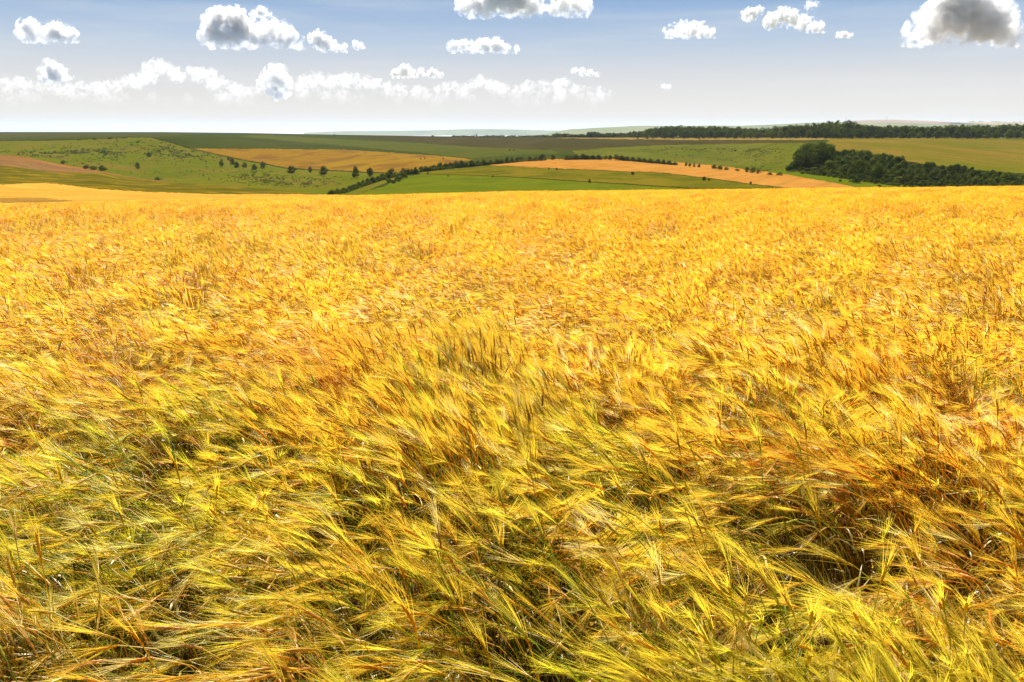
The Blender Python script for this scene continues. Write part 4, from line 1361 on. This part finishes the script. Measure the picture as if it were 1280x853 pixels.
def cloud(name, label, lumps, base, alt=1000.0, od=3.4, D=None, seed=0, group=None, kind=None, fade=0.0, col=(0.87, 0.875, 0.885), k=0.95, rate=0.12):
    """lumps: (u, v, radius) in photo pixels, turned into real puffs around one distance; od: optical depth of one puff"""
    rng = np.random.default_rng(seed)
    uc = np.mean([l[0] for l in lumps])
    if D is None:
        D = alt / float(ray(uc, base)[1])
    px = D / FPX
    zb = float(at(np.array([uc]), np.array([base]), np.array([D]))[0][2])
    C = []
    for u, v, r in lumps:
        c = at(np.array([float(u)]), np.array([float(v)]), np.array([D + rng.normal(0, 0.4) * r * px]))[0]
        C.append((c, r * px * 1.12))
    ctr = np.mean([c for c, R in C], 0); ctr[2] = zb
    puffs = [(c - ctr, R) for c, R in C]
    rmed = float(np.median([R for c, R in puffs]))
    sv, sf = ico(2)
    Vs, Fs, off = [], [], 0
    for c, R in puffs:
        V = sv * (R + 0.45 * rmed) + c
        V[:, 2] = np.maximum(V[:, 2], -0.45 * rmed)
        Vs.append(V); Fs.append(sf + off); off += len(sv)
    V = np.concatenate(Vs); F = np.concatenate(Fs)
    o = obj(name, mesh_np(name, V, F), cloud_material(puffs, od / rmed, rmed, col, k, fade * px, rate), label=label, cat='cloud', group=group, kind=kind, loc=ctr)
    rm = o.modifiers.new('union', 'REMESH'); rm.mode = 'VOXEL'; rm.voxel_size = rmed * 0.14
    return o


cloud('cloud', 'small white cloud with two humps at the upper left', [(38, 38, 11), (48, 41, 9), (58, 43, 8), (70, 40, 10), (80, 42, 9), (29, 44, 6), (90, 45, 5)], 51, seed=1, od=5.0)
cloud('cloud', 'big cloud with a grey core left of centre in the upper sky', [(278, 34, 19), (293, 36, 20), (306, 40, 15), (320, 46, 11), (338, 40, 14), (350, 43, 12), (362, 50, 8), (374, 55, 5), (262, 46, 9)], 57, seed=2, od=5.0)
cloud('cloud', 'tiny white puff just above the big cloud with the grey core', [(318, 18, 5), (326, 15, 6), (333, 17, 4)], 21, seed=3)
cloud('cloud', 'white cloud tapering to the right beside the big grey cored one', [(398, 50, 9), (406, 53, 9), (418, 58, 6), (429, 61, 4), (391, 46, 4)], 64, seed=4)
cloud('cloud', 'tiny ragged puff right of the tapering white cloud', [(445, 56, 4), (451, 59, 4)], 62, seed=5)
cloud('cloud', 'brilliant white cloud cut by the top edge, widest of all', [(585, 8, 11), (603, 4, 15), (622, -2, 20), (642, -2, 20), (660, 4, 14), (672, 8, 9), (690, 10, 7), (705, 6, 11), (720, 7, 11), (728, 10, 8)], 17, seed=6, od=4.0)
cloud('cloud', 'flat white cloud below the brilliant one', [(567, 58, 6), (580, 57, 6), (592, 59, 6), (606, 57, 8), (620, 57, 8), (632, 61, 5), (645, 63, 3)], 65, seed=7)
cloud('cloud', 'low rounded white cloud right of centre with an even base', [(838, 41, 6), (850, 38, 8), (863, 37, 9), (876, 39, 8), (887, 42, 5)], 46, seed=8)
cloud('cloud', 'white cloud sloping down to the right, with a trailing tip above', [(966, 26, 8), (978, 21, 9), (990, 23, 9), (1003, 28, 8), (1015, 33, 7), (1025, 35, 5), (1010, 9, 4), (1018, 7, 4)], 39, seed=9)
cloud('cloud', 'ragged small puff left of the sloping white cloud', [(932, 19, 5), (940, 16, 6), (948, 13, 5), (938, 24, 4)], 26, seed=10, od=4.0)
cloud('cloud', 'large cloud with a dark blue grey body at the upper right', [(1150, 40, 12), (1165, 30, 18), (1182, 22, 24), (1200, 8, 30), (1218, 18, 26), (1234, 24, 24), (1245, 34, 17), (1258, 42, 10), (1140, 46, 7), (1268, 47, 6)], 53, seed=11, od=5.5, col=(0.87, 0.88, 0.90))
cloud('cloud', 'low white cloud with a grey base above the cloud bank', [(495, 93, 5), (506, 89, 7), (514, 92, 5), (526, 92, 5), (540, 92, 5), (549, 94, 3)], 96, seed=12)
cloud('cloud', 'greyish rounded cloud standing on the bank at the far left', [(58, 94, 8), (66, 88, 10), (75, 92, 8), (82, 96, 5)], 103, seed=13, od=4.6)
cloud('cloud', 'greyish domed cloud rising from the middle of the bank', [(336, 103, 10), (346, 98, 13), (355, 105, 9), (342, 113, 9), (352, 115, 8)], 124, seed=14, od=3.4)
cloud('cloud', 'tiny flat white cloud in the open sky on the right', [(1048, 44, 3), (1055, 44, 4), (1062, 45, 3)], 47, seed=15)
cloud('cloud', 'thin wispy cloud low above the downs, right of the bank', [(718, 89, 3), (728, 90, 4), (738, 92, 4), (747, 94, 2)], 95, seed=16, od=3.0)
# the long bank near the horizon
br = np.random.default_rng(17)
TOPC = ([-120, 0, 40, 60, 130, 175, 190, 205, 225, 250, 270, 290, 310, 370, 390, 420, 440, 470, 500, 540, 560, 585, 600, 620, 640, 660, 690, 705, 720, 740, 760], [98, 97, 104, 107, 106, 92, 74, 80, 88, 87, 90, 108, 110, 108, 92, 98, 94, 103, 108, 113, 105, 104, 96, 105, 113, 105, 106, 100, 108, 112, 117])
HEAPS = [(-110, -30, 'cloud heap of the long bank, at the left edge of the sky'), (-30, 50, 'flat cloud heap of the bank, below the greyish rounded cloud'), (50, 125, 'low cloud heap of the bank, left of its tallest towers'),
         (125, 180, 'cloud heap of the bank leading up to its tallest towers'), (180, 232, 'tallest towering heap of the cloud bank'), (232, 300, 'broad heap of the cloud bank right of the tallest towers'),
         (300, 376, 'low cloud heap of the bank around the foot of the domed cloud'), (376, 432, 'rounded heap of the cloud bank right of the domed cloud'), (432, 492, 'pale heap of the cloud bank below the low grey based cloud'),
         (496, 560, 'long low heap of the cloud bank in the middle of the photo'), (556, 640, 'peaked heap of the cloud bank under the flat white cloud'), (636, 700, 'humped heap near the right end of the cloud bank'), (696, 762, 'small last heap at the right end of the cloud bank')]
for hi_, (ua, ub, lb_) in enumerate(HEAPS):
    lumps = []
    u = ua + 4.0
    while u < ub:
        tp = float(np.interp(u, *TOPC))
        r = br.uniform(4.0, 8.0)
        v = tp + r * 0.8
        while v < 130:
            if v < tp + 8 or br.random() < 0.38:
                lumps.append((u + br.uniform(-3, 3), v + br.uniform(-1.5, 1.5), r))
            v += r * br.uniform(1.4, 2.2); r = br.uniform(4.0, 8.5)
        u += br.uniform(7.0, 12.5)
    cloud('clouds', lb_, lumps, 134, D=19000.0 + 900 * (hi_ % 3), seed=180 + hi_, kind='stuff', od=0.7, fade=52, col=(0.80, 0.795, 0.79), k=1.6, rate=0.12)
cloud('clouds', 'low broken bits of cloud trailing right from the bank', [(778, 117, 2.5), (830, 108, 2.5), (836, 109, 2.5)], 112, D=19000.0, seed=19, kind='stuff', od=2.0, col=(0.9, 0.9, 0.9), rate=0.04)
